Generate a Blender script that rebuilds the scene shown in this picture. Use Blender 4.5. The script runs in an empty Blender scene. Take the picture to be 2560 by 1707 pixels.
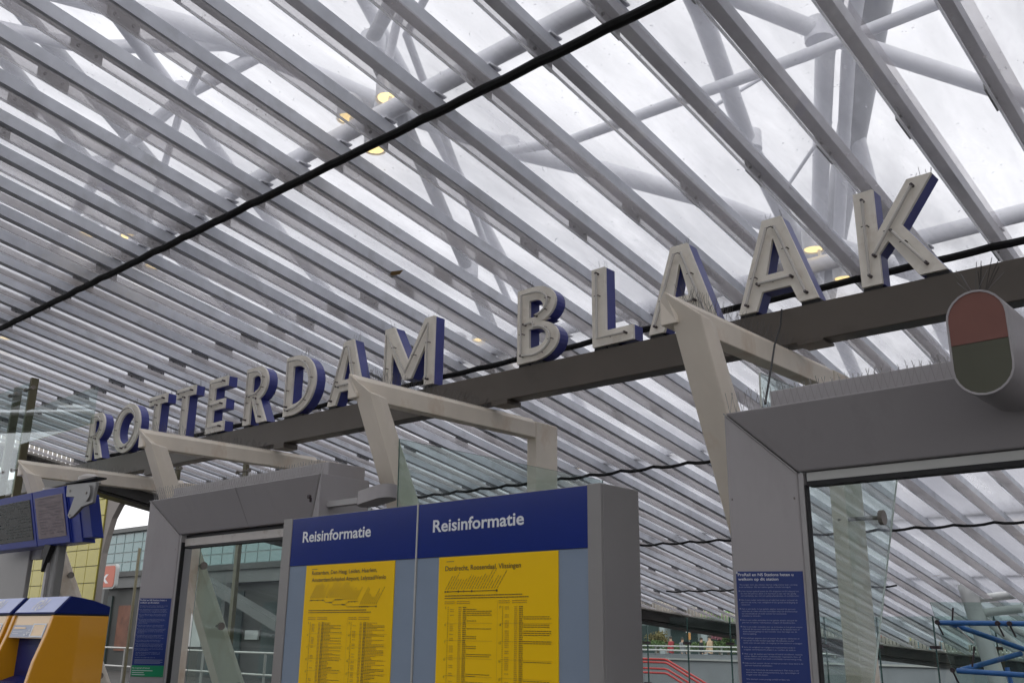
import bpy, bmesh, math, random
from mathutils import Vector, Matrix
R = math.radians
rnd = random.Random(7)
S = bpy.context.scene
COL = S.collection

# ------------------------------------------------------------------ camera
cam_d = bpy.data.cameras.new('camera')
cam = bpy.data.objects.new('camera', cam_d); COL.objects.link(cam)
cam.location = (0, 0, 1.6)
cam.rotation_euler = (R(107.0588), R(-0.6659), R(42.0434))
cam_d.sensor_width = 36.0
cam_d.lens = 33.61
cam_d.clip_start = 0.05
cam_d.clip_end = 2000
S.camera = cam

# ------------------------------------------------------------------ world: even overcast
SUN_EL, SUN_ROT = 37, 141
w = bpy.data.worlds.new('World'); S.world = w; w.use_nodes = True
nt = w.node_tree; nt.nodes.clear()
out = nt.nodes.new('ShaderNodeOutputWorld')
bg = nt.nodes.new('ShaderNodeBackground'); bg.inputs['Strength'].default_value = 0.1
sky = nt.nodes.new('ShaderNodeTexSky'); sky.sky_type = 'NISHITA'; sky.sun_disc = False
sky.sun_elevation = R(SUN_EL); sky.sun_rotation = R(SUN_ROT); sky.air_density = 1.0; sky.dust_density = 4.0
tc = nt.nodes.new('ShaderNodeTexCoord')
nz = nt.nodes.new('ShaderNodeTexNoise'); nz.inputs['Scale'].default_value = 2.2; nz.inputs['Detail'].default_value = 5
cr = nt.nodes.new('ShaderNodeValToRGB')
cr.color_ramp.elements[0].position = 0.25; cr.color_ramp.elements[0].color = (9.7, 9.7, 10.05, 1)
cr.color_ramp.elements[1].position = 0.75; cr.color_ramp.elements[1].color = (12.2, 12.2, 12.4, 1)
mx = nt.nodes.new('ShaderNodeMix'); mx.data_type = 'RGBA'; mx.inputs[0].default_value = 0.95
nt.links.new(tc.outputs['Generated'], nz.inputs['Vector'])
nt.links.new(nz.outputs['Fac'], cr.inputs['Fac'])
nt.links.new(sky.outputs['Color'], mx.inputs[6]); nt.links.new(cr.outputs['Color'], mx.inputs[7])
nt.links.new(mx.outputs[2], bg.inputs['Color']); nt.links.new(bg.outputs['Background'], out.inputs['Surface'])

sun_d = bpy.data.lights.new('sun', 'SUN'); sun_d.energy = 1.1; sun_d.angle = R(40); sun_d.color = (1.0, 0.97, 0.93)
sun = bpy.data.objects.new('sun', sun_d); COL.objects.link(sun)
sun.rotation_euler = Vector((-0.50, 0.62, -0.60)).to_track_quat('-Z', 'Y').to_euler()
S.view_settings.view_transform = 'Standard'; S.view_settings.look = 'None'
S.view_settings.exposure = 0.3; S.view_settings.gamma = 1.0
S.view_settings.use_curve_mapping = False
S.render.engine = 'CYCLES'
cy = S.cycles
cy.use_denoising = True
cy.max_bounces = 7; cy.diffuse_bounces = 3; cy.glossy_bounces = 3; cy.transmission_bounces = 3; cy.transparent_max_bounces = 20
cy.use_adaptive_sampling = True; cy.adaptive_threshold = 0.02
cy.sample_clamp_indirect = 6.0

# ------------------------------------------------------------------ materials
MATS = {}
def mat(name, col, rough=0.5, metal=0.0, var=0.0, scale=6.0, bump=0.0, bscale=60.0, dirt=None, dscale=3.0, spec=0.5, dpos=(0.55, 0.75), stretch=None, coat=0.0):
    m = bpy.data.materials.new(name); m.use_nodes = True
    n = m.node_tree; b = n.nodes['Principled BSDF']; L = n.links
    b.inputs['Roughness'].default_value = rough; b.inputs['Metallic'].default_value = metal
    b.inputs['Specular IOR Level'].default_value = spec
    if coat: b.inputs['Coat Weight'].default_value = coat; b.inputs['Coat Roughness'].default_value = 0.05
    b.inputs['Base Color'].default_value = (*col, 1)
    t = n.nodes.new('ShaderNodeTexCoord')
    mp = n.nodes.new('ShaderNodeMapping'); L.new(t.outputs['Object'], mp.inputs['Vector'])
    if stretch: mp.inputs['Scale'].default_value = stretch
    last = None
    if var > 0:
        z = n.nodes.new('ShaderNodeTexNoise'); z.inputs['Scale'].default_value = scale; z.inputs['Detail'].default_value = 6
        L.new(mp.outputs['Vector'], z.inputs['Vector'])
        r = n.nodes.new('ShaderNodeValToRGB')
        r.color_ramp.elements[0].position = 0.3; r.color_ramp.elements[0].color = tuple(c * (1 - var) for c in col) + (1,)
        r.color_ramp.elements[1].position = 0.7; r.color_ramp.elements[1].color = tuple(min(1, c * (1 + var)) for c in col) + (1,)
        L.new(z.outputs['Fac'], r.inputs['Fac']); last = r.outputs['Color']
    if dirt is not None:
        z = n.nodes.new('ShaderNodeTexNoise'); z.inputs['Scale'].default_value = dscale; z.inputs['Detail'].default_value = 8; z.inputs['Roughness'].default_value = 0.65
        L.new(mp.outputs['Vector'], z.inputs['Vector'])
        r = n.nodes.new('ShaderNodeValToRGB')
        r.color_ramp.elements[0].position = dpos[0]; r.color_ramp.elements[0].color = (0, 0, 0, 1)
        r.color_ramp.elements[1].position = dpos[1]; r.color_ramp.elements[1].color = (1, 1, 1, 1)
        L.new(z.outputs['Fac'], r.inputs['Fac'])
        k = n.nodes.new('ShaderNodeMix'); k.data_type = 'RGBA'
        L.new(r.outputs['Color'], k.inputs[0])
        if last is None: k.inputs[6].default_value = (*col, 1)
        else: L.new(last, k.inputs[6])
        k.inputs[7].default_value = (*dirt, 1); last = k.outputs[2]
    if last is not None: L.new(last, b.inputs['Base Color'])
    if bump > 0:
        z = n.nodes.new('ShaderNodeTexNoise'); z.inputs['Scale'].default_value = bscale; z.inputs['Detail'].default_value = 4
        L.new(mp.outputs['Vector'], z.inputs['Vector'])
        bp = n.nodes.new('ShaderNodeBump'); bp.inputs['Strength'].default_value = bump; bp.inputs['Distance'].default_value = 0.01
        L.new(z.outputs['Fac'], bp.inputs['Height']); L.new(bp.outputs['Normal'], b.inputs['Normal'])
    MATS[name] = m
    return m

def glass(name, tint, film, film_amt, ior=1.5, speck=0.0, gloss=0.02, film_scale=1.5, fstretch=(1, 1, 1)):
    """pane: clear body + mirror reflection by Fresnel + a thin film of dust that scatters light, its haze steepened at a slant"""
    m = bpy.data.materials.new(name); m.use_nodes = True
    n = m.node_tree; n.nodes.clear(); L = n.links
    o = n.nodes.new('ShaderNodeOutputMaterial')
    tr = n.nodes.new('ShaderNodeBsdfTransparent'); tr.inputs['Color'].default_value = (*tint, 1)
    gl = n.nodes.new('ShaderNodeBsdfGlossy'); gl.inputs['Roughness'].default_value = gloss; gl.inputs['Color'].default_value = (0.95, 0.96, 1, 1)
    ge = n.nodes.new('ShaderNodeNewGeometry')
    dt = n.nodes.new('ShaderNodeVectorMath'); dt.operation = 'DOT_PRODUCT'; L.new(ge.outputs['Normal'], dt.inputs[0]); L.new(ge.outputs['Incoming'], dt.inputs[1])
    def mth(op, a_, b_=None):
        q = n.nodes.new('ShaderNodeMath'); q.operation = op
        for i, v in enumerate((a_, b_)):
            if v is None: continue
            if isinstance(v, (int, float)): q.inputs[i].default_value = v
            else: L.new(v, q.inputs[i])
        return q.outputs[0]
    r0 = ((ior - 1) / (ior + 1)) ** 2
    fres = mth('ADD', r0, mth('MULTIPLY', 1 - r0, mth('POWER', mth('SUBTRACT', 1.0, mth('ABSOLUTE', dt.outputs['Value'])), 5.0)))
    a = n.nodes.new('ShaderNodeMixShader'); L.new(fres, a.inputs[0]); L.new(tr.outputs[0], a.inputs[1]); L.new(gl.outputs[0], a.inputs[2])
    df = n.nodes.new('ShaderNodeBsdfDiffuse'); df.inputs['Color'].default_value = (*film, 1)
    tl = n.nodes.new('ShaderNodeBsdfTranslucent'); tl.inputs['Color'].default_value = (*film, 1)
    d2 = n.nodes.new('ShaderNodeMixShader'); d2.inputs[0].default_value = 0.8; L.new(df.outputs[0], d2.inputs[1]); L.new(tl.outputs[0], d2.inputs[2])
    t = n.nodes.new('ShaderNodeTexCoord')
    mp = n.nodes.new('ShaderNodeMapping'); mp.inputs['Scale'].default_value = fstretch; L.new(t.outputs['Object'], mp.inputs['Vector'])
    z = n.nodes.new('ShaderNodeTexNoise'); z.inputs['Scale'].default_value = film_scale; z.inputs['Detail'].default_value = 7; z.inputs['Roughness'].default_value = 0.6
    L.new(mp.outputs['Vector'], z.inputs['Vector'])
    mr = n.nodes.new('ShaderNodeMapRange'); mr.inputs['From Min'].default_value = 0.3; mr.inputs['From Max'].default_value = 0.75
    mr.inputs['To Min'].default_value = film_amt * 0.3; mr.inputs['To Max'].default_value = film_amt * 1.9
    L.new(z.outputs['Fac'], mr.inputs['Value'])
    fac = mr.outputs['Result']
    if speck > 0:
        z2 = n.nodes.new('ShaderNodeTexNoise'); z2.inputs['Scale'].default_value = 26; z2.inputs['Detail'].default_value = 3
        L.new(t.outputs['Object'], z2.inputs['Vector'])
        m2 = n.nodes.new('ShaderNodeMapRange'); m2.inputs['From Min'].default_value = 0.70; m2.inputs['From Max'].default_value = 0.78; m2.inputs['To Max'].default_value = speck
        L.new(z2.outputs['Fac'], m2.inputs['Value'])
        ad = n.nodes.new('ShaderNodeMath'); ad.operation = 'ADD'; ad.use_clamp = True
        L.new(fac, ad.inputs[0]); L.new(m2.outputs['Result'], ad.inputs[1]); fac = ad.outputs[0]
    # dust film plus painted haze: slanted panes grey out faster than dust alone would
    cs_ = mth('MAXIMUM', mth('ABSOLUTE', dt.outputs['Value']), 0.25)
    ic = mth('DIVIDE', 1.0, mth('POWER', cs_, 2.0))
    oi = n.nodes.new('ShaderNodeObjectInfo'); fac = mth('MULTIPLY', fac, mth('ADD', 0.7, mth('MULTIPLY', 0.6, oi.outputs['Random'])))
    fac = mth('SUBTRACT', 1.0, mth('POWER', mth('SUBTRACT', 1.0, mth('MINIMUM', fac, 0.95)), ic))
    f = n.nodes.new('ShaderNodeMixShader'); L.new(fac, f.inputs[0]); L.new(a.outputs[0], f.inputs[1]); L.new(d2.outputs[0], f.inputs[2])
    L.new(f.outputs[0], o.inputs['Surface'])
    MATS[name] = m
    return m

def emit(name, col, st, base=(0.8, 0.75, 0.6)):
    m = mat(name, base, 0.4)
    b = m.node_tree.nodes['Principled BSDF']
    b.inputs['Emission Color'].default_value = (*col, 1); b.inputs['Emission Strength'].default_value = st
    return m

mat('galv', (0.62, 0.64, 0.69), 0.5, 0.0, var=0.10, scale=5, bump=0.05, dirt=(0.46, 0.47, 0.49), dscale=2.6, spec=0.3)
mat('galv_dark', (0.42, 0.42, 0.43), 0.6, 0.0, var=0.2, scale=9, dirt=(0.3, 0.29, 0.28), dscale=8)
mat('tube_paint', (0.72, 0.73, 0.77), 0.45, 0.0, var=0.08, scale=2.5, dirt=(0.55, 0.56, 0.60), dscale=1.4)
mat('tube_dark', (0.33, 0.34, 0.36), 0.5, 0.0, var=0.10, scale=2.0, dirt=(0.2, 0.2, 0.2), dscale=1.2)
mat('black_cable', (0.012, 0.012, 0.013), 0.75, bump=0.25, bscale=40, spec=0.25)
mat('black_rubber', (0.012, 0.012, 0.013), 0.6)
mat('cream', (0.87, 0.82, 0.73), 0.45, var=0.06, scale=7, bump=0.03, dirt=(0.58, 0.50, 0.40), dscale=4.5, dpos=(0.55, 0.85))
mat('cream_edge', (0.60, 0.56, 0.48), 0.5, var=0.1, scale=8, dirt=(0.35, 0.30, 0.23), dscale=6)
mat('letter_blue', (0.052, 0.062, 0.28), 0.42, var=0.18, scale=2.0, bump=0.03, dirt=(0.14, 0.13, 0.33), dscale=2.5, coat=0.15)
mat('letter_base', (0.02, 0.02, 0.022), 0.6)
mat('neon', (0.60, 0.57, 0.53), 0.2, spec=0.7)
mat('electrode', (0.05, 0.035, 0.04), 0.5, var=0.3, scale=30)
mat('brown_beam', (0.10, 0.083, 0.067), 0.42, var=0.10, scale=1.6, bump=0.03, dirt=(0.055, 0.048, 0.034), dscale=1.0)
mat('frame_paint', (0.84, 0.76, 0.65), 0.5, var=0.07, scale=3, bump=0.04, bscale=25, dirt=(0.58, 0.40, 0.25), dscale=2.6, dpos=(0.54, 0.82), stretch=(1, 1, 0.6))
mat('portal_grey', (0.37, 0.35, 0.358), 0.42, var=0.05, scale=1.6, bump=0.015, dirt=(0.30, 0.282, 0.285), dscale=1.6, stretch=(1, 1, 0.25))
mat('portal_trim', (0.40, 0.39, 0.39), 0.4, var=0.06, scale=3)
mat('cabinet_grey', (0.27, 0.26, 0.255), 0.45, 0.15, var=0.06, scale=2.0, bump=0.02)
mat('bar_cream', (0.50, 0.47, 0.44), 0.4, var=0.06, scale=5, dirt=(0.30, 0.24, 0.2), dscale=9)
mat('alu_bar', (0.46, 0.46, 0.44), 0.35, 0.2, var=0.05, scale=6)
mat('ns_blue', (0.009, 0.026, 0.20), 0.15, var=0.05, scale=2, spec=0.35)
mat('sign_blue', (0.007, 0.030, 0.19), 0.4, var=0.08, scale=3)
mat('sign_green', (0.01, 0.27, 0.12), 0.35, var=0.05, scale=3)
mat('board_grey', (0.25, 0.31, 0.40), 0.12, var=0.05, scale=3, spec=0.4)
mat('poster_yellow', (0.95, 0.59, 0.005), 0.18, var=0.03, scale=2, spec=0.4)
mat('print_brown', (0.13, 0.075, 0.01), 0.3)
mat('print_light', (0.36, 0.20, 0.012), 0.3)
mat('white_print', (0.74, 0.76, 0.80), 0.4)
mat('grey_print', (0.36, 0.40, 0.52), 0.4)
mat('spike', (0.10, 0.095, 0.09), 0.35, 0.6)
mat('spike_light', (0.30, 0.29, 0.28), 0.4, 0.5)
mat('tvm_orange', (0.70, 0.31, 0.004), 0.35, var=0.03, scale=1.5, coat=0.3)
mat('tvm_front', (0.74, 0.47, 0.19), 0.3, var=0.04, scale=2, coat=0.3)
mat('tvm_blue', (0.006, 0.017, 0.13), 0.45, var=0.06, scale=2, spec=0.2)
mat('tvm_header', (0.62, 0.68, 0.95), 0.4, var=0.02, scale=2)
mat('bright_white', (0.92, 0.92, 0.94), 0.4)
mat('dark_screen', (0.014, 0.018, 0.02), 0.12, coat=0.5)
mat('monitor_blue', (0.016, 0.040, 0.33), 0.35, var=0.06, scale=2, coat=0.2)
mat('poster_mauve', (0.22, 0.17, 0.19), 0.15, var=0.1, scale=6, coat=0.4)
mat('mauve_print', (0.07, 0.045, 0.07), 0.4)
mat('bracket_grey', (0.25, 0.25, 0.25), 0.45, 0.2, var=0.05, scale=5)
mat('bolt', (0.24, 0.215, 0.19), 0.4, 0.3, var=0.2, scale=20)
mat('lamp_red', (0.20, 0.085, 0.068), 0.3, var=0.05, scale=6, spec=0.25)
mat('lamp_green', (0.085, 0.086, 0.060), 0.3, var=0.06, scale=6, spec=0.25)
mat('tile_yellow', (0.31, 0.27, 0.03), 0.25, var=0.12, scale=1.2)
mat('tile_grout', (0.13, 0.115, 0.03), 0.7)
mat('tower_grey', (0.17, 0.155, 0.145), 0.6, var=0.1, scale=1.0)
mat('red_paint', (0.34, 0.025, 0.02), 0.4, var=0.08, scale=3)
mat('rail_red', (0.40, 0.02, 0.02), 0.35, var=0.06, scale=3)
mat('rail_white', (0.62, 0.60, 0.60), 0.4, var=0.05, scale=3)
mat('rail_grey', (0.28, 0.28, 0.27), 0.4, 0.3)
mat('concrete', (0.22, 0.225, 0.25), 0.8, var=0.12, scale=0.9, bump=0.1, bscale=12, dirt=(0.15, 0.15, 0.165), dscale=0.6)
mat('floor', (0.055, 0.053, 0.05), 0.6, var=0.15, scale=0.7, bump=0.05)
mat('paving', (0.10, 0.097, 0.093), 0.8, var=0.15, scale=0.6)
mat('steel_post', (0.16, 0.145, 0.09), 0.35, 0.5, var=0.1, scale=5)
mat('rim_dark', (0.055, 0.052, 0.048), 0.5, 0.2, var=0.15, scale=2)
mat('rim_light', (0.45, 0.42, 0.38), 0.5, var=0.1, scale=3)
mat('blue_tube', (0.035, 0.15, 0.42), 0.35, var=0.05, scale=3, coat=0.2)
mat('col_white', (0.72, 0.74, 0.72), 0.4, var=0.06, scale=2)
mat('facade_dark', (0.035, 0.037, 0.035), 0.5, var=0.3, scale=0.7)
mat('facade_grey', (0.19, 0.21, 0.215), 0.55, var=0.1, scale=0.6)
mat('hall_grey', (0.10, 0.105, 0.105), 0.6, var=0.15, scale=0.6)
mat('facade_light', (0.34, 0.36, 0.38), 0.5, var=0.1, scale=0.5)
mat('window_teal', (0.10, 0.19, 0.195), 0.08, var=0.18, scale=0.35, coat=0.4)
mat('window_frame', (0.14, 0.18, 0.18), 0.5)
mat('shop_window', (0.03, 0.045, 0.045), 0.35, var=0.4, scale=0.5, spec=0.25)
mat('green_fascia', (0.12, 0.30, 0.045), 0.4, var=0.1, scale=0.5)
mat('red_fascia', (0.33, 0.055, 0.06), 0.4, var=0.15, scale=0.5)
mat('white_canopy', (0.62, 0.60, 0.62), 0.5, var=0.05, scale=1)
mat('poster_white', (0.36, 0.38, 0.38), 0.5, var=0.2, scale=1.5)
mat('orange_sign', (0.42, 0.10, 0.055), 0.4, var=0.05, scale=2)
mat('red_brown', (0.12, 0.05, 0.03), 0.6, var=0.4, scale=2)
mat('orange_pillar', (0.62, 0.30, 0.11), 0.4)
mat('cyan_cloth', (0.03, 0.38, 0.60), 0.7, var=0.1, scale=2)
mat('bark', (0.09, 0.07, 0.055), 0.9, var=0.3, scale=8)
mat('leaf_green', (0.055, 0.09, 0.02), 0.7, var=0.4, scale=1.5)
mat('leaf_yellow', (0.42, 0.40, 0.03), 0.7, var=0.3, scale=1.5)
mat('leaf_pink', (0.36, 0.14, 0.18), 0.7, var=0.4, scale=1.5)
mat('leaf_rust', (0.14, 0.11, 0.04), 0.7, var=0.5, scale=1.5)
mat('dry_leaf', (0.42, 0.27, 0.10), 0.8, var=0.3, scale=20)
mat('skin', (0.50, 0.30, 0.22), 0.6); mat('hair', (0.03, 0.02, 0.016), 0.6)
for nm, c in dict(coat_beige=(0.52, 0.36, 0.25), coat_black=(0.02, 0.02, 0.024), coat_grey=(0.18, 0.18, 0.2), coat_white=(0.7, 0.68, 0.66), coat_red=(0.35, 0.04, 0.05), coat_blue=(0.06, 0.1, 0.25), trousers=(0.03, 0.035, 0.06)).items():
    mat(nm, c, 0.8, var=0.1, scale=6)
glass('roof_glass', (0.965, 0.965, 0.975), (0.47, 0.475, 0.51), 0.10, speck=0.45, film_scale=2.2, fstretch=(1, 0.22, 1))
glass('roof_glass_edge', (0.95, 0.945, 0.95), (0.52, 0.50, 0.505), 0.10, speck=0.4, film_scale=2.5, fstretch=(1, 0.3, 1))
glass('screen_glass', (0.88, 0.94, 0.92), (0.45, 0.52, 0.50), 0.004)
glass('screen_glass_dark', (0.84, 0.91, 0.89), (0.4, 0.46, 0.45), 0.006)
mat('glass_edge', (0.06, 0.12, 0.11), 0.15, var=0.1)
mat('glass_edge_light', (0.62, 0.66, 0.62), 0.2)
glass('edge_glint', (1, 1, 1), (0.95, 0.95, 0.97), 0.65)  # near-white colour stands in for light caught in the glass edges
emit('lamp_lens', (1.0, 0.70, 0.22), 2.2)
mat('lamp_body', (0.5, 0.5, 0.5), 0.4, 0.3)

# ------------------------------------------------------------------ mesh helpers
def wloc(o):
    v = Vector((0, 0, 0))
    while o is not None:
        v += o.location; o = o.parent
    return v

class MB:
    def __init__(s): s.v = []; s.f = []; s.mi = []; s.cur = 0
    def add(s, vs, fs):
        b = len(s.v); s.v += [tuple(p) for p in vs]
        for f in fs: s.f.append([b + i for i in f]); s.mi.append(s.cur)
        return s
    def hexa(s, p):      # 8 points: bottom 4 ccw, top 4 ccw
        return s.add(p, [(3, 2, 1, 0), (4, 5, 6, 7), (0, 1, 5, 4), (1, 2, 6, 5), (2, 3, 7, 6), (3, 0, 4, 7)])
    def box(s, x0, x1, y0, y1, z0, z1):
        return s.hexa([(x0, y0, z0), (x1, y0, z0), (x1, y1, z0), (x0, y1, z0), (x0, y0, z1), (x1, y0, z1), (x1, y1, z1), (x0, y1, z1)])
    def prism(s, a, b):  # two matching rings
        n = len(a)
        return s.add(list(a) + list(b), [tuple(range(n))[::-1], tuple(range(n, 2 * n))] + [(i, (i + 1) % n, n + (i + 1) % n, n + i) for i in range(n)])
    def tube(s, pts, r, n=10, cap=True):
        pts = [Vector(p) for p in pts]; rs = r if isinstance(r, (list, tuple)) else [r] * len(pts)
        rings = []
        up = None
        for i, p in enumerate(pts):
            d = (pts[min(i + 1, len(pts) - 1)] - pts[max(i - 1, 0)]).normalized()
            if up is None:
                up = Vector((0, 0, 1)) if abs(d.z) < 0.9 else Vector((1, 0, 0))
            a = d.cross(up).normalized(); c = a.cross(d).normalized(); up = c
            rings.append([p + (a * math.cos(2 * math.pi * k / n) + c * math.sin(2 * math.pi * k / n)) * rs[i] for k in range(n)])
        vs = [q for g in rings for q in g]; fs = []
        for i in range(len(pts) - 1):
            for k in range(n):
                fs.append((i * n + k, i * n + (k + 1) % n, (i + 1) * n + (k + 1) % n, (i + 1) * n + k))
        if cap: fs.append(tuple(range(n))[::-1]); fs.append(tuple(range((len(pts) - 1) * n, len(pts) * n)))
        return s.add(vs, fs)
    def quad(s, a, b, c, d): return s.add([a, b, c, d], [(0, 1, 2, 3)])
    def disc(s, c, nrm, r, h, n=16):
        c = Vector(c); nrm = Vector(nrm).normalized()
        return s.tube([c, c + nrm * h], r, n)
    def build(s, name, m, parent=None, smooth=False, base=None, link=True):
        me = bpy.data.meshes.new(name)
        if parent is not None: o0 = wloc(parent)
        elif base is not None: o0 = Vector(base)
        else:
            xs = [p[0] for p in s.v]; ys = [p[1] for p in s.v]; zs = [p[2] for p in s.v]
            o0 = Vector(((min(xs) + max(xs)) / 2, (min(ys) + max(ys)) / 2, min(zs)))
        me.from_pydata([(p[0] - o0.x, p[1] - o0.y, p[2] - o0.z) for p in s.v], [], s.f)
        ms = m if isinstance(m, (list, tuple)) else [m]
        for q in ms: me.materials.append(MATS[q])
        if len(ms) > 1: me.polygons.foreach_set('material_index', s.mi)
        if smooth:
            me.polygons.foreach_set('use_smooth', [True] * len(me.polygons))
            try: me.set_sharp_from_angle(angle=R(40))
            except Exception: pass
        me.update()
        o = bpy.data.objects.new(name, me)
        if link: COL.objects.link(o)
        if parent is not None: o.parent = parent
        else: o.location = o0
        return o

def tag(o, label=None, cat=None, group=None, kind=None):
    if label: o['label'] = label
    if cat: o['category'] = cat
    if group: o['group'] = group
    if kind: o['kind'] = kind
    return o
def empty(name, loc, label, cat, group=None):
    o = bpy.data.objects.new(name, None); COL.objects.link(o); o.location = loc; o.empty_display_size = 0.2
    return tag(o, label, cat, group)
def inst(mesh_obj, name, parent, offset=(0, 0, 0)):
    o = bpy.data.objects.new(name, mesh_obj.data); COL.objects.link(o); o.parent = parent
    o.location = Vector(mesh_obj.location) + Vector(offset) if mesh_obj.parent is parent else Vector(offset)
    return o
def bevel(o, wd=0.01, seg=2):
    b = o.modifiers.new('bevel', 'BEVEL'); b.width = wd; b.segments = seg; b.limit_method = 'ANGLE'; b.angle_limit = R(35)
    return o

def curve_mesh(splines, extrude, curved=None):
    """filled 2D outlines -> mesh coords (x, y, z) with z in +-extrude"""
    cu = bpy.data.curves.new('tmp', 'CURVE'); cu.dimensions = '2D'; cu.fill_mode = 'BOTH'; cu.extrude = extrude
    for pts in splines:
        sp = cu.splines.new('POLY'); sp.points.add(len(pts) - 1)
        for i, p in enumerate(pts): sp.points[i].co = (p[0], p[1], 0, 1)
        sp.use_cyclic_u = True
    ob = bpy.data.objects.new('tmp', cu); COL.objects.link(ob)
    dg = bpy.context.evaluated_depsgraph_get()
    me = bpy.data.meshes.new_from_object(ob.evaluated_get(dg))
    vs = [tuple(v.co) for v in me.vertices]; fs = [tuple(p.vertices) for p in me.polygons]
    bpy.data.objects.remove(ob); bpy.data.curves.remove(cu); bpy.data.meshes.remove(me)
    return vs, fs

_tc = {}
def text_geo(body, bold=0.0):
    key = (body, bold)
    if key in _tc: return _tc[key]
    cu = bpy.data.curves.new('tmp', 'FONT'); cu.body = body; cu.size = 1.0; cu.offset = bold; cu.resolution_u = 3; cu.fill_mode = 'FRONT'
    ob = bpy.data.objects.new('tmp', cu); COL.objects.link(ob)
    dg = bpy.context.evaluated_depsgraph_get()
    me = bpy.data.meshes.new_from_object(ob.evaluated_get(dg))
    vs = [tuple(v.co) for v in me.vertices]; fs = [tuple(p.vertices) for p in me.polygons]
    bpy.data.objects.remove(ob); bpy.data.curves.remove(cu); bpy.data.meshes.remove(me)
    _tc[key] = (vs, fs)
    return vs, fs
def add_text(mb, body, frame, u0, v0, width=None, cap=0.05, bold=0.0):
    """frame(u, v) -> world point; cap = cap height; width stretches the line to fit"""
    vs, fs = text_geo(body, bold)
    if not vs: return
    x0 = min(v[0] for v in vs); x1 = max(v[0] for v in vs)
    k = cap / 0.70
    kx = k if width is None else width / (x1 - x0)
    mb.add([frame(u0 + (v[0] - x0) * kx, v0 + v[1] * k) for v in vs], fs)
def bar(mb, frame, u0, u1, v0, v1):
    mb.quad(frame(u0, v0), frame(u1, v0), frame(u1, v1), frame(u0, v1))

# ================================================================== SETTING
SL = math.tan(R(10.6))
def roof_z(y, d=0.0): return 6.0 - SL * y + d       # underside of the roof beams
m = MB(); m.box(-100, 40, -40, 14.998, -0.3, 0.0)
tag(m.build('station_floor', 'floor'), kind='structure')
m = MB(); m.box(-100, -22.0, 15.0, 30.35, -0.3, 0.0); tag(m.build('station_floor', 'floor'), kind='structure')
m = MB(); m.box(-22.0, 40, 15.0, 30.0, -4.6, -4.3); tag(m.build('stairwell_floor', 'floor'), kind='structure')
m = MB(); m.box(-22, 40, 14.9, 14.999, -4.3, -0.3); m.box(-22.1, -22.0, 15.0, 30.0, -4.3, -0.3); tag(m.build('stairwell_edge', 'concrete'), kind='structure')
m = MB(); m.add([(-400, 30.35, -0.02), (400, 30.35, -0.02), (400, 900, -0.02), (-400, 900, -0.02)], [(0, 1, 2, 3)])
m.add([(-400, -400, -0.32), (400, -400, -0.32), (400, -40, -0.32), (-400, -40, -0.32)], [(0, 1, 2, 3)])
m.add([(-400, -40, -0.32), (-100, -40, -0.32), (-100, 30.35, -0.32), (-400, 30.35, -0.32)], [(0, 1, 2, 3)])
m.add([(40, -40, -0.32), (400, -40, -0.32), (400, 30.35, -0.32), (40, 30.35, -0.32)], [(0, 1, 2, 3)])
tag(m.build('plaza_ground', 'paving'), kind='structure')

for nm, x0_, x1_, y0_, y1_, h_, lb in (('added_block', -60, -8, -60, -30, 9, 'long grey block added unseen behind the viewer for reflections, left half'), ('added_block', -4, 50, -62, -32, 7, 'lower grey block added unseen behind the viewer for reflections, right half')):  # unseen blocks, added so glossy panels reflect buildings instead of bare sky
    r_ = empty(nm, ((x0_ + x1_) / 2, (y0_ + y1_) / 2, 0), lb, 'building', 'added blocks unseen behind the viewer')
    m = MB(); m.box(x0_, x1_, y0_, y1_, 0, h_); m.build('wall', 'facade_grey', r_)
    for fl in range(int(h_ / 3.4)):
        m = MB(); m.box(x0_ + 1, x1_ - 1, y1_ + .01, y1_ + .06, fl * 3.4 + 1.0, fl * 3.4 + 2.8); m.build('window_band', 'shop_window', r_)

# ================================================================== GLASS CANOPY
RC = (4.6, 6.2); RR = 22.5
PITCH = 0.544; XB0 = -1.302
can = empty('glass_canopy', (0, 6.2, 4.0), 'tilted glass disc roof hung under rows of grey steel beams', 'canopy')
def chord(x):
    q = RR * RR - (x - RC[0]) ** 2
    return 0 if q <= 0 else 0.983 * math.sqrt(q)
BW, BH = 0.085, 0.105
beams = []
for k in range(-46, 31):
    x = XB0 - PITCH * k
    h = chord(x)
    y1 = RC[1] + h - 0.05; y0 = RC[1] - h + 0.05
    if y1 - y0 < 0.8: continue
    beams.append((k, x, y0, y1))
    m = MB(); a = x - BW / 2; b = x + BW / 2
    m.hexa([(a, y0, roof_z(y0)), (b, y0, roof_z(y0)), (b, y1, roof_z(y1)), (a, y1, roof_z(y1)),
            (a, y0, roof_z(y0, BH)), (b, y0, roof_z(y0, BH)), (b, y1, roof_z(y1, BH)), (a, y1, roof_z(y1, BH))])
    m.build('beam', 'galv', can)
    # bright strip under the beam: light caught by glass edges, put into its colour
    m = MB(); a = x - 0.005; b = x + 0.005
    m.hexa([(a, y0, roof_z(y0, -0.118)), (b, y0, roof_z(y0, -0.118)), (b, y1, roof_z(y1, -0.118)), (a, y1, roof_z(y1, -0.118)),
            (a, y0, roof_z(y0, -0.098)), (b, y0, roof_z(y0, -0.098)), (b, y1, roof_z(y1, -0.098)), (a, y1, roof_z(y1, -0.098))])
    m.build('glint_strip', 'edge_glint', can)
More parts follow.
